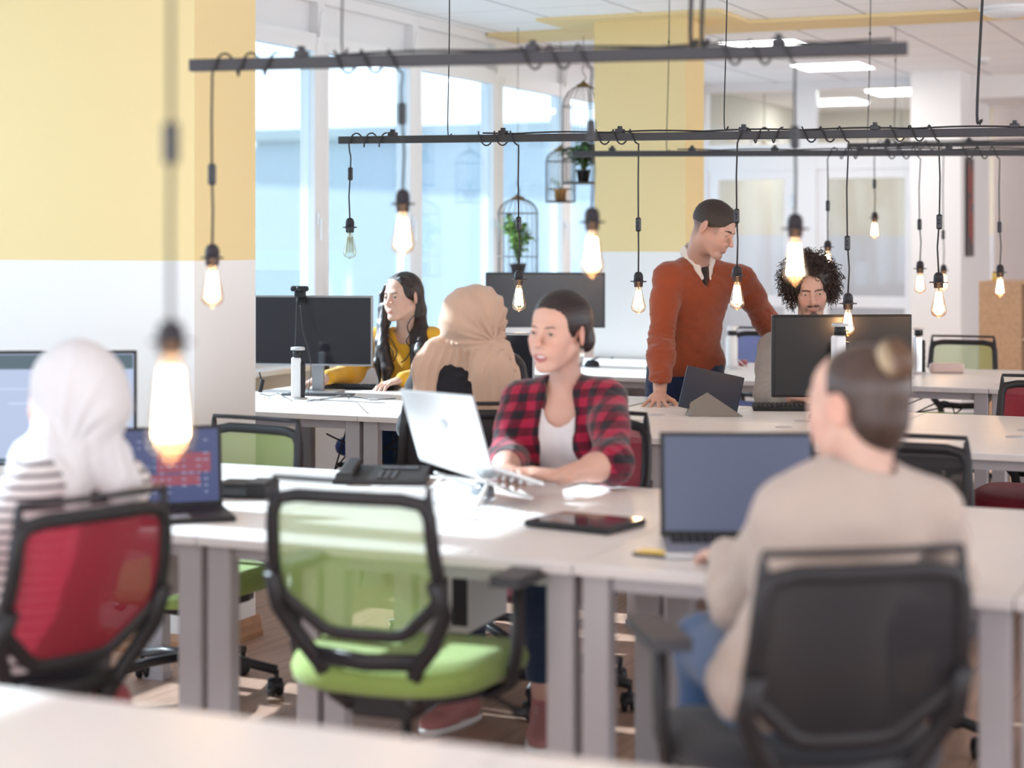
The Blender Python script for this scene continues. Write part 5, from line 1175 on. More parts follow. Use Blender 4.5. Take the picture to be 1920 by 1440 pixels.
# ---------------------------------------------------------------- woman with the bun
def p_bun():
    J = dict(pel=ptz(1492, .64, 3.56), neck=A3(1617, 884, 3.60), shL=A3(1468, 966, 3.56), shR=A3(1752, 958, 3.70), elL=A3(1385, 1135, 3.80), wrL=A3(1362, 1040, 4.22), elR=A3(1778, 1085, 3.98), wrR=A3(1600, 1035, 4.28),
             hipL=ptz(1420, .62, 3.60), hipR=ptz(1570, .62, 3.66), knL=ptz(1320, .615, 4.02), knR=ptz(1500, .61, 4.10), anL=ptz(1340, .1, 4.08), anR=ptz(1500, .1, 4.12))
    C = A3(1610, 765, 3.62); e, J, org = start(J, 'person with a brown hair bun and cream sweater seen from behind at the laptop'); C = C-org
    H = frame(dirv(-.66, -.74, -.10), roll=0); hd, ft = head_solid(H, C, True, 1.05); T = ft['T']
    hands = [hand_solid(J['wrL'], dirv(-.25, -.95, -.12), (0, 0, 1), -1, (.35, .4, .45, .5)), hand_solid(J['wrR'], dirv(-.85, -.5, -.1), (0, 0, 1), 1, (.35, .4, .45, .5))]
    body(e, J, org, hd, ft, pigment((.70, .43, .34), ft), hands); add_eyes(ft, e, 0)
    h = S(); h.ell(T(0, -.018, .036), np.array((.076, .096, .085))*1.05, H, .02); h.ell(T(0, -.045, -.025), np.array((.062, .052, .056))*1.05, H, .03); h.cap(T(0, -.045, -.03), T(0, -.040, -.06), .040, .030, .03)
    op = S(); op.ell(T(0, .105, -.005), np.array((.076, .090, .080))*1.05, H)
    for q in (-1, 1): op.ell(T(q*.080, .0, -.018), np.array((.026, .034, .044))*1.05, H, .01)
    h.sub(op, 0, .012)
    B0 = C+dirv(.062, .035, .082)/np.linalg.norm((.062, .035, .082))*.0+np.array(VR*.052-VD*.066+Vector((0, 0, .094)))
    h.fn(hair_groove(np.cross(H[:, 0], B0-C)+H[:, 0]*.3, 60, .0015, 6)); v, f = surf(h, .004)
    def col(v):
        q = v-B0; r = np.linalg.norm(q, axis=1); a = np.arctan2(q @ H[:, 0], q @ H[:, 1]); w = .5+.5*np.sin(a*14+2*np.sin(r*30)); t = np.clip((.22-r)/.2, 0, 1)
        c = np.array((.042, .024, .019))*(.9+.2*w[:, None]); return c*(1+.9*t[:, None])
    npobj('hair', [v], [f], hair_mat('hair_brown', (0, 0, 0), .36), e, cols=col)
    b = S(); ax = np.array(VR*.5-VD*.3+Vector((0, 0, .6))); ax /= np.linalg.norm(ax); u = np.cross(ax, (0, 0, 1.)); u /= np.linalg.norm(u); w = np.cross(ax, u)
    b.ell(B0+ax*.012, (.042, .042, .036), np.stack([u, w, ax], 1), .02)
    pts = [B0+ax*(.0+.026*t)+(u*math.cos(9*t)+w*math.sin(9*t))*(.034-.020*t) for t in np.linspace(0, 1, 18)]; b.chain(pts, [.014]*18, .006); b.fn(hair_groove(ax, 300, .0012, 40)); v, f = surf(b, .003)
    def colb(v):
        q = v-B0; s_ = np.array(VR*-.9+Vector((0, 0, -.2))); t = np.clip((q @ s_)/.022, 0, 1)[:, None]; c = np.array((.11, .055, .03))*(1+.4*np.sin((v @ ax)*500)[:, None]); return c*(1-t)+np.array((.50, .38, .24))*t
    npobj('hair_bun', [v], [f], hair_mat('hair_bun_mix', (0, 0, 0), .45), e, cols=colb)
    c, M = torso_solid(J, 1.0, 1.0, .014); arm(c, J, 'L', (.052, .047, .045, .036), .006, upto=.97); arm(c, J, 'R', (.052, .047, .045, .036), .006, upto=.97); nb = J['neck']; op = S(); op.cap(nb+np.array((0, 0, .12)), nb+np.array((0, 0, .02)), .070, .066); c.sub(op, 0, .008)
    c.cut(J['pel']+np.array((0, 0, -.05)), (0, 0, -1)); c.fn(wrinkle(.009, 15, 15, 26, 21, [(J['elR'], .15), (J['elL'], .15), (J['pel']+np.array((0, 0, .1)), .2)])); v, f = surf(c, .006); npobj('cream_sweater', [v], [f], cloth_mat('knit_cream', (.50, .40, .345), .9), e)
    sk = S(); sk.ell(J['pel']+np.array((0, 0, .0)), (.175, .155, .10), None, .04); l = S(); [leg(l, J, q, .002, r=(.075, .060, .055, .04)) for q in 'LR']; l.ell(J['pel']+np.array((0, 0, -.02)), (.16, .13, .09), None, .05); v, f = surf(l, .008); npobj('jeans', [v], [f], cloth_mat('denim_blue', (.04, .09, .20)), e)
    sk.cut(J['pel']+np.array((0, 0, -.07)), (0, 0, -1)); sk.fn(wrinkle(.008, 40, 40, 14, 22)); v, f = surf(sk, .006); npobj('sweater_hem', [v], [f], cloth_mat('knit_tan', (.55, .42, .33), .9), e)
    for q in 'LR': p = J['an'+q]*np.array((1, 1, 0)); shoe(e, p+dirv(-.2, -1, 0)*.17, p-dirv(-.2, -1, 0)*.06, (.05, .05, .06), (.5, .5, .5))
p_bun()
# ================================================================ THINGS ON AND UNDER THE DESKS
M_dark = mat('device_black', (.016, .015, .017), .5, spec=.35); M_gloss = mat('screen_black_gloss', (.022, .022, .028), .08, spec=.5)
M_alu = mat('aluminium', (.72, .73, .75), .28, .9); M_wht = mat('white_plastic', (.80, .80, .79), .35); M_gry = mat('grey_plastic', (.55, .55, .56), .5)
def screen_mat(name, base, estr, fn=None, c2=(0, 0, 0), c3=(0, 0, 0)):
    """backlit display; fn(x, z) node pattern of flat blocks"""
    m = mat(name, (.01, .01, .012), .25, spec=.4); nt = m.node_tree; b = nt.nodes['Principled BSDF']
    b.inputs['Emission Strength'].default_value = estr; b.inputs['Emission Color'].default_value = tuple(base)+(1,)
    return m
def lit(name, c, s):
    return mat(name, (.01, .01, .01), .35, emis=c, estr=s)
def monitor(loc, rz, w, h, zc, label, face=M_gloss, stand_y=.09, tilt=0, leg=True, cat='monitor', edge=M_dark):
    """screen faces -Y locally; loc on the desk"""
    e = empty('computer_monitor', loc, rz, label, cat); M = rotm(tilt, 0, 0)
    MB().box((0, 0, zc), (w, .022, h), M, bev=.004).box((0, .012, zc), (w*.985, .018, h*.972), M, bev=.008, seg=3).build('housing', edge, e)
    MB().box(M @ Vector((0, -.0118, 0))+Vector((0, 0, zc)), (w-.016, .002, h-.020), M).build('screen', face, e)
    if leg:
        s = MB().box((0, stand_y*.6+.03, zc*.5), (.06, .03, zc), bev=.006).box((0, .05, zc), (.08, .06, .08), bev=.01); s.build('stand', edge, e)
        MB().box((0, stand_y*.4+.02, .008), (.24, .20, .016), bev=.006).build('foot', edge, e)
    return e
def keyboard(loc, rz, w, label, d=.135):
    e = empty('keyboard', loc, rz, label, 'keyboard'); MB().box((0, 0, .010), (w, d, .016), rotm(4, 0, 0), bev=.004).build('case', M_dark, e); k = MB(); n = int(w/.0205)
    for r_ in range(5):
        for c_ in range(n):
            if r_ == 0 and n*.25 < c_ < n*.6: continue
            k.box((-w/2+.014+c_*.0203, -d/2+.022+r_*.0225, .021+(-d/2+.022+r_*.0225)*.07), (.0165, .0175, .010), bev=.002, seg=1)
    k.build('keys', mat('key_black', (.03, .03, .033), .5), e); return e
def mouse(loc, rz, label, m): 
    e = empty('computer_mouse', loc, rz, label, 'mouse'); s = MB()
    def f(u, v):
        a = 2*math.pi*u; r = math.sin(v*math.pi/2); x = math.cos(a)*.031*r; y = math.sin(a)*.055*r; return Vector((x, y, .001+.036*max(0, math.cos(v*math.pi/2))**.6*(1-.2*math.sin(a)*r)))
    s.grid(f, 20, 10, cu=True); s.build('shell', m, e); MB().tube([(0, .026, .033), (0, .038, .029)], .004, 8).build('scroll_wheel', M_dark, e); return e
def laptop(loc, rz, w, d, ang, label, face, body=M_dark, lift=0, pitch=0, kb=M_dark, lidback=None):
    """hinge at +Y side, user at -Y"""
    e = empty('laptop', loc, rz, label, 'laptop'); P = rotm(pitch, 0, 0); z0 = lift; h = d*.98
    hinge = Vector((0, d/2, .008)); up = lambda v: P @ v+Vector((0, 0, z0))
    b = MB().box(up(Vector((0, 0, .008))), (w, d, .014), P, bev=.004); b.build('base', body, e)
    k = MB(); n = int((w-.03)/.0195)
    for r_ in range(5):
        for c_ in range(n): k.box(up(Vector((-(n-1)*.0195/2+c_*.0195, d/2-.035-r_*.0195, .0165))), (.0165, .0165, .002), P)
    k.build('keyboard_keys', kb, e); MB().box(up(Vector((0, -d/2+.045, .0155))), (w*.3, d*.27, .001), P).build('touchpad', mat('touchpad_grey', (.3, .3, .32), .3), e)
    L = rotm(ang-90, 0, 0)   # ang: opening angle, 90 upright
    lm = P @ rotm(-(ang-90), 0, 0)
    MB().box(up(hinge)+lm @ Vector((0, 0, h/2)), (w, .007, h), lm, bev=.003).build('lid', lidback or body, e)
    MB().box(up(hinge)+lm @ Vector((0, -.0042, h/2)), (w-.004, .001, h-.004), lm).build('bezel', M_dark, e)
    sc_ = MB().box(up(hinge)+lm @ Vector((0, -.0052, h/2+.004)), (w-.022, .0012, h-.028), lm).build('screen', face, e); return e, sc_, up(hinge), lm, h
def tower(loc, rz, h, label, hook=False, m=M_alu):
    e = empty('power_tower', loc, rz, label, 'power outlet tower')
    MB().lathe([(.042, 0), (.042, .006), (.03, .008)], 24).build('collar', M_gry, e)
    MB().box((-.012, 0, h/2), (.046, .05, h), bev=.01).build('column', m, e); s = MB().box((.018, 0, h/2-.01), (.022, .046, h-.03), bev=.004)
    for k in range(4): s.lathe([(.017, 0), (.017, .003), (.012, .004), (.012, -.004)], 16, (.028, 0, .05+k*(h-.08)/3.6), rotm(0, 90, 0))
    s.build('sockets', M_dark, e); MB().lathe([(.024, h), (.024, h+.03), (.02, h+.034)], 20, (-.004, 0, 0)).build('neck', M_dark, e)
    MB().lathe([(.034, h+.034), (.034, h+.044), (.03, h+.048)], 20, (-.004, 0, 0)).build('cap', M_gry, e); return e
def cable(name, pts, label, r=.003, m=None, cat='cable'):
    c = Vector(pts[0]); return tag(MB().tube(curve_pts([Vector(p)-c for p in pts], 8), r, 6).build(name, m or M_cord, loc=c), label, cat)
DZ = .74
# --- left monitor, lit document
p = at(85, HZ, 5.7); mo = monitor((p.x, p.y, DZ), 24+4, .56, .355, .24, 'wide monitor with pale document on screen before the white headscarf woman', face=lit('screen_page_blue', (.42, .50, .70), .42))
MB().box((0, -.0135, .24+.143), (.54, .001, .045)).build('toolbar', lit('toolbar_teal', (.035, .085, .12), .4), mo); MB().box((0, -.0135, .24-.160), (.54, .001, .012)).build('taskbar', lit('toolbar_teal', (0, 0, 0), 0), mo)
MB().box((.06, -.0135, .255), (.34, .001, .004)).box((-.1, -.0135, .30), (.28, .001, .003)).build('text_lines', lit('text_grey', (.3, .35, .5), .8), mo)
# --- blue laptop
p = on(312, 972, DZ); lp_, sc_, hg, lm, h_ = laptop((p.x, p.y, DZ), 24+18, .345, .235, 98, 'black laptop with blue and red screen beside the big blurred bulb', lit('screen_blue', (.030, .050, .17), .38))
bl = MB(); rb = MB(); rs = random.Random(4)
for (x0, z0, w_, hh) in ((.02, .10, .15, .055), (-.03, .065, .17, .030)): rb.box(hg+lm @ Vector((x0+w_/2-.03, -.0062, z0+hh/2)), (w_, .0008, hh), lm)
rb.build('red_blocks', lit('screen_red', (.36, .05, .10), .30), lp_)
for r_ in range(9):
    for c_ in range(14):
        if rs.random() < .7: bl.box(hg+lm @ Vector((-.14+c_*.0205, -.0068, .045+r_*.018)), (rs.uniform(.006, .014), .0006, .004), lm)
bl.build('lettering', lit('screen_text', (.40, .45, .65), .28), lp_)
# --- black boxes on the desk
p = on(462, 930, DZ); e = empty('docking_station', (p.x, p.y, DZ), 24-12, 'flat black box with open front on the sunny desk behind the blue laptop', 'electronic box')
MB().box((0, 0, .022), (.165, .13, .042), bev=.006).build('case', M_dark, e); MB().box((-.02, -.066, .022), (.09, .003, .022)).build('front_slot', M_gloss, e); MB().box((.045, .0, .046), (.06, .11, .006), bev=.002).build('side_flap', mat('grey_rubber', (.09, .09, .10), .6), e)
p = on(715, 903, DZ); e = empty('desk_phone', (p.x, p.y, DZ), 24-6, 'black desk telephone with slanted keypad near the raised white laptop', 'telephone')
MB().add([(-.14, -.08, 0), (.14, -.08, 0), (.14, .10, 0), (-.14, .10, 0), (-.14, -.08, .012), (.14, -.08, .012), (.14, .10, .040), (-.14, .10, .040)], [(0, 3, 2, 1), (4, 5, 6, 7), (0, 1, 5, 4), (1, 2, 6, 5), (2, 3, 7, 6), (3, 0, 4, 7)]).build('case', M_dark, e)
MB().box((-.10, 0, .040), (.05, .19, .022), rotm(9, 0, 0), bev=.010).box((-.10, -.085, .028), (.056, .04, .022), bev=.008).build('handset', M_dark, e)
kk = MB(); [kk.box((.0+c*.022, -.045+r_*.02, .020+r_*.0032), (.014, .012, .005), rotm(9, 0, 0)) for r_ in range(4) for c in range(3)]; kk.build('keypad', mat('key_dark_grey', (.06, .06, .065), .5), e); MB().box((.05, .065, .037), (.12, .04, .003), rotm(9, 0, 0)).build('display', M_gloss, e)
# --- raised aluminium laptop on a stand
hl = at(782, 866, 5.38); hr = at(925, 868, 5.15); mid = (hl+hr)/2; ud = Vector(((hl-hr).y, -(hl-hr).x, 0)).normalized()
if ud.dot(VD) < 0: ud = -ud
rzl = math.degrees(math.atan2(-ud.y, -ud.x))-90+180   # user is at -Y locally
org_ = mid+ud*.105; zz = .80
lp2, sc2, hg2, lm2, h2 = laptop((org_.x, org_.y, DZ), math.degrees(math.atan2(ud.y, ud.x))+90, .305, .222, 128, 'silver laptop raised on a stand before the woman in plaid', lit('screen_soft', (.5, .55, .65), .6), body=M_alu, lift=.082, pitch=18, kb=M_dark)
MB().lathe([(.0001, 0), (.016, .001), (.016, .002), (.0001, .003)], 20, hg2+lm2 @ Vector((0, .0042, h2*.55)), lm2 @ rotm(-90, 0, 0)).build('lid_emblem', mat('emblem_grey', (.62, .66, .72), .3, .6), lp2)
st = empty('laptop_stand', (org_.x, org_.y, DZ), math.degrees(math.atan2(ud.y, ud.x))+90, 'white metal laptop stand with thin crossed legs under the silver laptop', 'laptop stand')
for s in (-1, 1):
    MB().bar([(s*.09, -.11, .012), (s*.09, -.05, .030), (s*.09, .095, .085)], .016, .006, up=(0, 0, 1)).build('support_arm', M_wht, st)
    MB().tube([(s*.11, .13, .003), (s*.095, .06, .075), (s*.10, -.02, .04)], .0055, 8).tube([(s*.13, .155, .004), (s*.115, .115, .01), (s*.095, .06, .075)], .0045, 8).build('leg', M_wht, st)
MB().tube([(-.09, .06, .072), (.09, .06, .072)], .005, 8).build('crossbar', M_wht, st)
p = on(905, 927, DZ); mouse((p.x, p.y, DZ), 50, 'dark grey mouse under the raised laptop', mat('mouse_grey', (.15, .16, .18), .4))
# --- tablet and phone
p = on(1097, 987, DZ); e = empty('tablet', (p.x, p.y, DZ), 24-34, 'black tablet lying face up on the desk between the two women', 'tablet')
MB().box((0, 0, .010), (.262, .20, .018), bev=.006).build('case', M_dark, e); MB().box((0, 0, .0196), (.248, .186, .0012)).build('screen', M_gloss, e)
p = on(1226, 1041, DZ); e = empty('smartphone', (p.x, p.y, DZ), 24-28, 'black smartphone with yellow reflection painted on its screen left of the big laptop', 'phone')
MB().box((0, 0, .0045), (.088, .062, .008), bev=.003).build('case', M_dark, e); MB().box((0, 0, .009), (.078, .052, .0008)).build('screen', lit('phone_yellow_reflection', (.75, .48, .08), .40), e)  # glowing yellow panel stands for a reflection on the glass
MB().box((.012, 0, .0098), (.002, .052, .0004)).box((-.010, .0, .0098), (.001, .052, .0004)).build('screen_lines', M_dark, e)
# --- bun woman's laptop
p = on(1398, 1030, DZ); lp3, a_, b_, c_, d_ = laptop((p.x, p.y-.02, DZ), 24-2, .392, .272, 101, 'large black laptop with grey blue screen before the woman with the bun', lit('screen_slate', (.105, .125, .225), .30), body=M_alu, lidback=M_dark)
# --- sunlit desk by the windows
p = at(588, 700, 9.05); mo = monitor((p.x, p.y, DZ), 24-10, .60, .345, .315, 'glossy black monitor with webcam on the sunlit desk', face=M_gloss, edge=mat('monitor_silver_edge', (.35, .35, .37), .3, .5))
w = empty('webcam', at(563, 545, 9.02), 24-12, 'black webcam clipped on top of the glossy monitor', 'webcam'); MB().box((0, -.01, .010), (.092, .028, .028), bev=.011, seg=3).build('body', M_dark, w); MB().box((0, .0, -.018), (.05, .04, .028), bev=.004).box((0, .018, -.045), (.045, .012, .04), rotm(-20, 0, 0), bev=.003).build('clip', M_dark, w); MB().lathe([(.010, 0), (.010, .004), (.006, .005)], 16, (0, -.024, .010), rotm(90, 0, 0)).build('lens', M_gloss, w)
cable('webcam_cable', [at(556, 560, 8.95), at(555, 610, 8.93), at(554, 652, 8.9), at(560, 700, 8.88)], 'thin black cable hanging from the webcam down the glossy screen', .0018)
cable('webcam_cable', [at(563, 572, 8.95), at(568, 620, 8.93), at(578, 655, 8.9), at(583, 690, 8.86), on(577, 742, DZ+.01)], 'second thin cable slanting from webcam down to the power tower', .0018)
p = on(560, 748, DZ); tower((p.x, p.y, DZ), 24+8, .20, 'silver power tower with black sockets before the glossy monitor', m=mat('tower_white', (.78, .78, .80), .35))
ph = empty('mirrored_bar_stand', on(612, 722, DZ), 10, 'black bar on a post, standing in for a reflection in the glossy monitor', 'holder'); MB().box((0, 0, .004), (.07, .07, .008), bev=.002).build('foot', M_dark, ph); MB().bar([(0, 0, 0), (0, 0, .09), (-.01, 0, .15)], .032, .02).build('pillar', M_dark, ph); MB().tube([(.02, -.005, .145), (-.10, -.005, .15), (-.22, -.005, .155)], .012, 8).build('bar', M_dark, ph)  # solid bar and post modelled for a reflection in the glossy screen
p = on(676, 729, DZ); keyboard((p.x, p.y, DZ), 180+14, .40, 'black keyboard under the hands of the woman in yellow')
p = on(589, 722, DZ); mouse((p.x, p.y, DZ), 150, 'grey mouse held by the woman in yellow', mat('mouse_blue_grey', (.22, .25, .29), .35))
p = on(490, 735, DZ); e = empty('cable_plug', (p.x, p.y, DZ), 40, 'small black plug hanging near the column end of the desk', 'plug'); MB().box((0, 0, .03), (.02, .02, .07), rotm(0, 12, 0), bev=.004).tube([(0, 0, .06), (-.01, 0, .10)], .004, 6).build('housing', M_dark, e)
cable('charging_cable', [on(548, 752, DZ+.004), on(530, 742, DZ+.004), on(520, 738, DZ+.02), on(505, 742, DZ+.004), on(488, 738, DZ+.03)], 'looping thin cable between the plug and the power tower', .002)
cable('charging_cable', [on(575, 752, DZ+.004), on(605, 748, DZ+.004), on(640, 744, DZ+.004), on(665, 744, DZ+.004), on(700, 749, DZ+.004), on(742, 747, DZ+.004)], 'cable with adapters lying in front of the black keyboard', .0022)
p = on(700, 749, DZ+.004); tag(MB().box((0, 0, .004), (.045, .016, .010), bev=.003).build('cable_adapter', M_gry, loc=(p.x, p.y, DZ+.001), rz=20), 'small grey cable adapter in front of the black keyboard', 'adapter')
p = on(580, 741, DZ); tag(MB().box((0, 0, .006), (.36, .03, .010), bev=.003).build('black_ruler_strip', mat('strip_grey', (.12, .12, .13), .5), loc=(p.x+.05, p.y, DZ), rz=22), 'flat dark strip lying behind the power tower', 'desk strip')
cable('pen_cable', [on(655, 748, DZ+.004), on(650, 742, DZ+.03), on(645, 742, DZ+.055), on(641, 742, DZ+.075)], 'short upright cable tip standing before the keyboard', .0022)
# --- dark monitor in front of the beige headscarf
p = at(925, 700, 7.75); mo = monitor((p.x, p.y, DZ), 24-10, .35, .24, .25, 'small black monitor partly hidden behind the beige headscarf', face=M_gloss, edge=mat('monitor_silver_edge', (0, 0, 0)))
# --- far row
p = at(1022, 690, 11.2); mo = monitor((p.x, p.y, DZ), 24-6, .73, .335, .395, 'wide dark screen below the birdcages, behind the smiling woman', face=mat('screen_grey_off', (.055, .052, .058), .22))
p = on(1110, 687, DZ); mouse((p.x, p.y, DZ), 70, 'black mouse on the far desk beside the smiling woman', M_dark)
cable('mouse_cable', [on(1100, 678, DZ+.004), on(1130, 668, DZ+.004), on(1150, 671, DZ+.004), on(1170, 662, DZ+.004), on(1185, 668, DZ+.004)], 'thin dark cable lying on the far desk near the black mouse', .004)
p = on(1372, 688, DZ); e = empty('water_bottle', (p.x, p.y, DZ), 0, 'white bottle with dark cap band behind the standing man', 'bottle'); MB().lathe([(.034, 0), (.036, .01), (.036, .17), (.03, .185), (.022, .19)], 24).build('body', mat('bottle_white', (.78, .77, .78), .4), e); MB().lathe([(.024, .188), (.024, .215), (.022, .218)], 20).build('collar', M_dark, e); MB().lathe([(.028, .218), (.028, .24), (.02, .245)], 20).tube([(.0, 0, .235), (.04, 0, .24)], .006, 6).build('cap', M_wht, e)
cable('white_cable', [on(1402, 690, DZ+.004), on(1390, 680, DZ+.06), on(1384, 675, DZ+.12), on(1378, 672, DZ+.10)], 'thin pale cable looping beside the white bottle', .003, M_wht)
p = on(1393, 686, DZ); tag(MB().box((0, 0, .018), (.05, .05, .034), bev=.01).build('red_charger', mat('charger_red', (.30, .06, .07), .4), loc=(p.x, p.y, DZ)), 'small dark red gadget next to the white bottle', 'gadget')
p = on(1724, 700, DZ); tower((p.x, p.y, DZ), 24, .215, 'silver power tower standing right behind the black monitor')
p = on(1775, 699, DZ); e = empty('soap_box', (p.x, p.y, DZ), 24-4, 'small pinkish beige box on the far desk before the green chair', 'box'); MB().box((0, 0, .027), (.19, .08, .052), bev=.012, seg=3).build('body', mat('box_blush', (.60, .47, .44), .5), e); MB().box((0, 0, .0535), (.16, .06, .002), bev=.001).build('lid', mat('box_blush', (0, 0, 0)), e)
# --- tablet with folded cover, near the standing man
e = empty('tablet', on(1334, 778, DZ), 24-3, 'navy tablet propped by its folded grey cover before the standing man', 'tablet')
tm = rotm(-24, 0, 0); MB().box((.0, -.035+.05, .098), (.255, .009, .196), tm @ rotm(0, 13, 0), bev=.004).build('shell', mat('tablet_navy', (.02, .027, .05), .4), e)
MB().box((.0, -.027+.05, .100), (.24, .003, .18), tm @ rotm(0, 13, 0)).build('screen', M_gloss, e)
cv = MB().add([(-.115, -.02, .0), (-.10, -.085, .0), (.13, -.075, .002), (.13, .0, .002), (-.02, -.035, .100), (.13, -.012, .004), (-.09, -.01, .055)], [(0, 1, 4), (1, 2, 4), (0, 4, 6)], False)
o = cv.build('folded_cover', mat('cover_taupe', (.24, .21, .185), .7, bump=.2, bscale=500), e, solid=.004)
# --- curly man's desk
p = at(1578, 745, 7.72); mo = monitor((p.x, p.y, DZ), 180+24+6, .60, .345, .275, 'black monitor seen from behind, hiding the curly haired man', face=M_gloss)
MB().box((0, .0125, .275+.155), (.52, .002, .004)).box((0, .035, .27), (.12, .002, .12)).build('rear_vents', mat('vent_black', (.01, .01, .012), .6), mo)
p = on(1487, 769, DZ); keyboard((p.x, p.y, DZ), 24-4, .36, 'black keyboard in front of the curly haired man', d=.12)
p = on(1532, 786, DZ); mouse((p.x, p.y, DZ), 40, 'small dark mouse between keyboard and bun woman', M_dark)
p = at(1577, 800, 7.25); tower((p.x, p.y, DZ), 24+20, .385, 'tall white power tower in front of the black monitor back', m=mat('tower_white', (0, 0, 0)))
# ---------------------------------------------------------------- under the desks
e = empty('desktop_computer', (on(905, 1190, .0).x, on(905, 1190, 0).y, 0), 24-20, 'white and black computer tower hanging under the second desk', 'computer')
e.location = at(897, HZ, 5.05); e.location.z = .45
MB().box((0, 0, .115), (.062, .30, .23), bev=.006).build('case', mat('case_pale', (.6, .62, .6), .4), e); MB().box((.006, -.152, .12), (.044, .006, .20), bev=.003).build('front_panel', M_dark, e); MB(); MB().box((0, 0, .238), (.07, .26, .016)).build('hanger', M_leg, e)
e = empty('desktop_computer', (0, 0, 0), 24-20, 'grey computer box under the first desk near the green seat', 'computer'); e.location = at(330, HZ, 5.12); e.location.z = .52
MB().box((0, 0, .065), (.045, .20, .13), bev=.005).build('case', mat('case_grey', (.55, .53, .54), .4), e); MB().box((0, 0, .14), (.05, .18, .02)).build('hanger', M_leg, e)
def loops(n, x0, x1, Y0, Y1, z0, z1, seed, lab):
    rn = random.Random(seed); c0 = Vector(((x0+x1)/2, (Y0+Y1)/2, z0)); mb = MB()
    for k in range(n):
        pts = [Vector((rn.uniform(x0, x1), rn.uniform(Y0, Y1), z1))-c0]
        for q in range(4): pts.append(Vector((rn.uniform(x0, x1), rn.uniform(Y0, Y1), rn.uniform(z0, z1)))-c0)
        mb.tube(curve_pts(pts, 8), .004, 6)
    tag(mb.build('cable_tangle', M_cord, loc=c0), lab, 'cables', kind='stuff')
loops(5, -1.5, -1.1, 4.5, 4.8, .3, .66, 2, 'tangled black cables under the desk beside the bun woman')
loops(4, -4.35, -3.95, 7.5, 7.8, .15, .66, 5, 'black cables drooping under the sunlit desk')
loops(3, -2.5, -1.8, 10.0, 10.4, .35, .66, 9, 'black cables sagging under the far desk before the green chair')
# ---------------------------------------------------------------- chipboard shelf at the far right
M_osb = mat('chipboard', (.52, .33, .20), .7, var=.3, scale=45)
c = at(1826, HZ, 13.3); e = empty('chipboard_shelf', (c.x+.02, c.y+.1, 0), 0, 'tall chipboard shelf with open compartments beyond the red chair', 'shelf')
MB().box((.15, 0, .60), (.30, .022, 1.20)).build('side_panel', M_osb, e); MB().box((.15, .60, .60), (.30, .022, 1.20)).build('side_panel', M_osb, e)
MB().box((.008, .30, .60), (.014, .60, 1.18)).build('back_panel', M_osb, e)
for z in (.02, .40, .78, 1.19): MB().box((.15, .30, z), (.30, .58, .02)).build('shelf_board', M_osb, e)
MB().box((.16, .30, .60), (.27, .018, 1.16)).build('divider', M_osb, e)
tag(MB().box((0, 0, .06), (.12, .16, .12), bev=.01).build('storage_box', mat('box_blush', (0, 0, 0)), loc=(c.x+.2, c.y+.25, .79)), 'small pale box inside the upper shelf compartment', 'box')
e = empty('desk_trinket', (c.x+.12, c.y+.15, 1.20), 0, 'tiny yellow ornament standing on top of the chipboard shelf', 'ornament'); MB().lathe([(.012, 0), (.02, .02), (.012, .05), (.018, .06), (.0001, .075)], 12).build('figure', mat('ornament_yellow', (.75, .5, .08), .5), e)
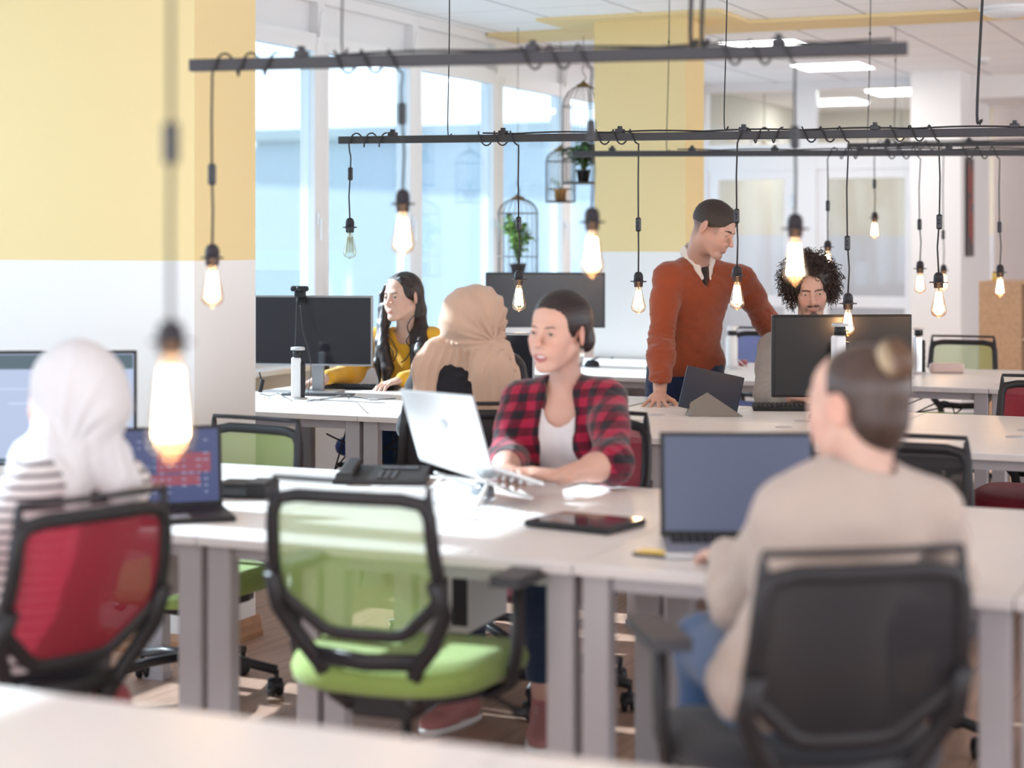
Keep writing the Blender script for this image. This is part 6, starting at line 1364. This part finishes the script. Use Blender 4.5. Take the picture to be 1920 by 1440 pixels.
# ---------------------------------------------------------------- birdcages with plants
M_cage = mat('cage_iron', (.10, .09, .085), .5, .6); M_brz = mat('cage_bronze', (.20, .13, .06), .4, .7)
def cage(px, d, ytop, yspring, ybot, rad, label, plant, pot, hookcol=M_cage, seed=1, floor_w=1.0):
    Z = lambda y: CH-(y-HZ)/F*d
    o = at(px, HZ, d); zt, zs, zb = Z(ytop), Z(yspring), Z(ybot); e = empty('birdcage', (o.x, o.y, zb), 0, label, 'birdcage', 'birdcages hanging by the windows')
    H_ = zt-zb; hs_ = zs-zb; n = 20; w = MB()
    for k in range(n):
        a = 2*math.pi*k/n; c_, s_ = math.cos(a), math.sin(a)
        pts = [(rad*c_, rad*s_, 0), (rad*c_, rad*s_, hs_)]+[(rad*math.cos(t)*c_, rad*math.cos(t)*s_, hs_+(H_-hs_)*math.sin(t)) for t in np.linspace(.25, 1.45, 6)]
        w.tube(pts, .0022, 5)
    for z in (.01, hs_*.33, hs_): w.tube([(rad*math.cos(t*math.pi/16), rad*math.sin(t*math.pi/16), z) for t in range(32)], .0032, 5, closed=True)
    w.build('wires', M_cage, e)
    MB().lathe([(.0001, 0), (rad*1.03, 0), (rad*1.03, .006), (.0001, .007)], 28).build('tray', M_cage, e)
    MB().lathe([(.055, H_-.012), (.045, H_+.004), (.02, H_+.016), (.008, H_+.03), (.0001, H_+.034)], 20).build('finial', M_brz, e)
    top = CZ-zb; MB().tube(curve_pts([(0, 0, H_+.03), (.018, 0, H_+.05), (0, 0, H_+.08), (-.01, 0, H_+.11), (0, 0, H_+.13)], 5), .003, 5).tube([(0, 0, H_+.12), (0, 0, top)], .0022, 5).build('hook', M_cage, e)
    # pot and plant inside: things of their own
    pl, pr_, ph_ = plant, *pot[:2]
    po = empty('potted_plant', (o.x, o.y, zb+.008), 0, plant[0], 'plant'); MB().lathe([(pr_*.72, 0), (pr_, ph_), (pr_*1.05, ph_), (pr_*1.05, ph_-.012), (pr_*.9, ph_-.012)], 20).build('pot', pot[2], po)
    rn = random.Random(seed); stm = MB(); lf = MB(); lf2 = MB()
    for k in range(plant[1]):
        a = rn.uniform(0, 6.28); L = plant[2]*rn.uniform(.5, 1); sp = rn.uniform(.2, 1)*rad*.95; p0 = Vector((0, 0, ph_-.01)); p1 = Vector((math.cos(a)*sp*.5, math.sin(a)*sp*.5, ph_+L*.6)); p2 = Vector((math.cos(a)*sp, math.sin(a)*sp, ph_+L*rn.uniform(.5, 1.0)))
        cp = curve_pts([p0, p1, p2], 6); stm.tube(cp, .0018, 4)
        for q in range(plant[3]):
            b = cp[rn.randrange(3, len(cp))]; d_ = Vector((rn.gauss(0, 1), rn.gauss(0, 1), rn.gauss(0, .6))).normalized(); s_ = d_.cross(Vector((0, 0, 1))); s_ = s_.normalized() if s_.length > .01 else Vector((1, 0, 0)); u_ = plant[4]*rn.uniform(.6, 1.2); up_ = s_.cross(d_)*u_*.15
            (lf if rn.random() < .6 else lf2).add([b, b+d_*u_*.45+s_*u_*.38+up_, b+d_*u_, b+d_*u_*.45-s_*u_*.38+up_], [(0, 1, 2), (0, 2, 3)], True)
    stm.build('stems', mat('stem_green', (.10, .18, .05), .6), po); lf.build('leaves', plant[5], po)
    if lf2.v: tag(lf2.build('leaves', plant[6], po), 'lighter leaves')
g1, g2 = mat('leaf_bright', (.30, .50, .08), .5, sheen=.1), mat('leaf_mid', (.10, .24, .06), .5); g3 = mat('leaf_dark', (.035, .09, .035), .45)
cage(971, 12.3, 372, 400, 521, .135, 'lowest birdcage full of bright green leaves, left of the others', ('bright green trailing plant in a dark pot inside the lowest birdcage', 34, .40, 11, .052, g1, g2), (.055, .09, mat('pot_plum', (.06, .035, .045), .5)), seed=3)
cage(1051, 13.0, 281, 303, 380, .105, 'small birdcage with an orange pot, hanging in the middle', ('tiny sparse plant in an orange pot in the small birdcage', 6, .07, 3, .03, g2, g1), (.048, .09, mat('pot_terracotta', (.62, .30, .10), .6)), seed=5)
cage(1094, 12.6, 160, 200, 345, .145, 'tallest birdcage hanging highest, beside the far yellow column', ('dark leafy plant in a black pot inside the tallest birdcage', 30, .24, 10, .06, g3, g2), (.05, .09, mat('pot_black', (.03, .025, .028), .5)), seed=8)
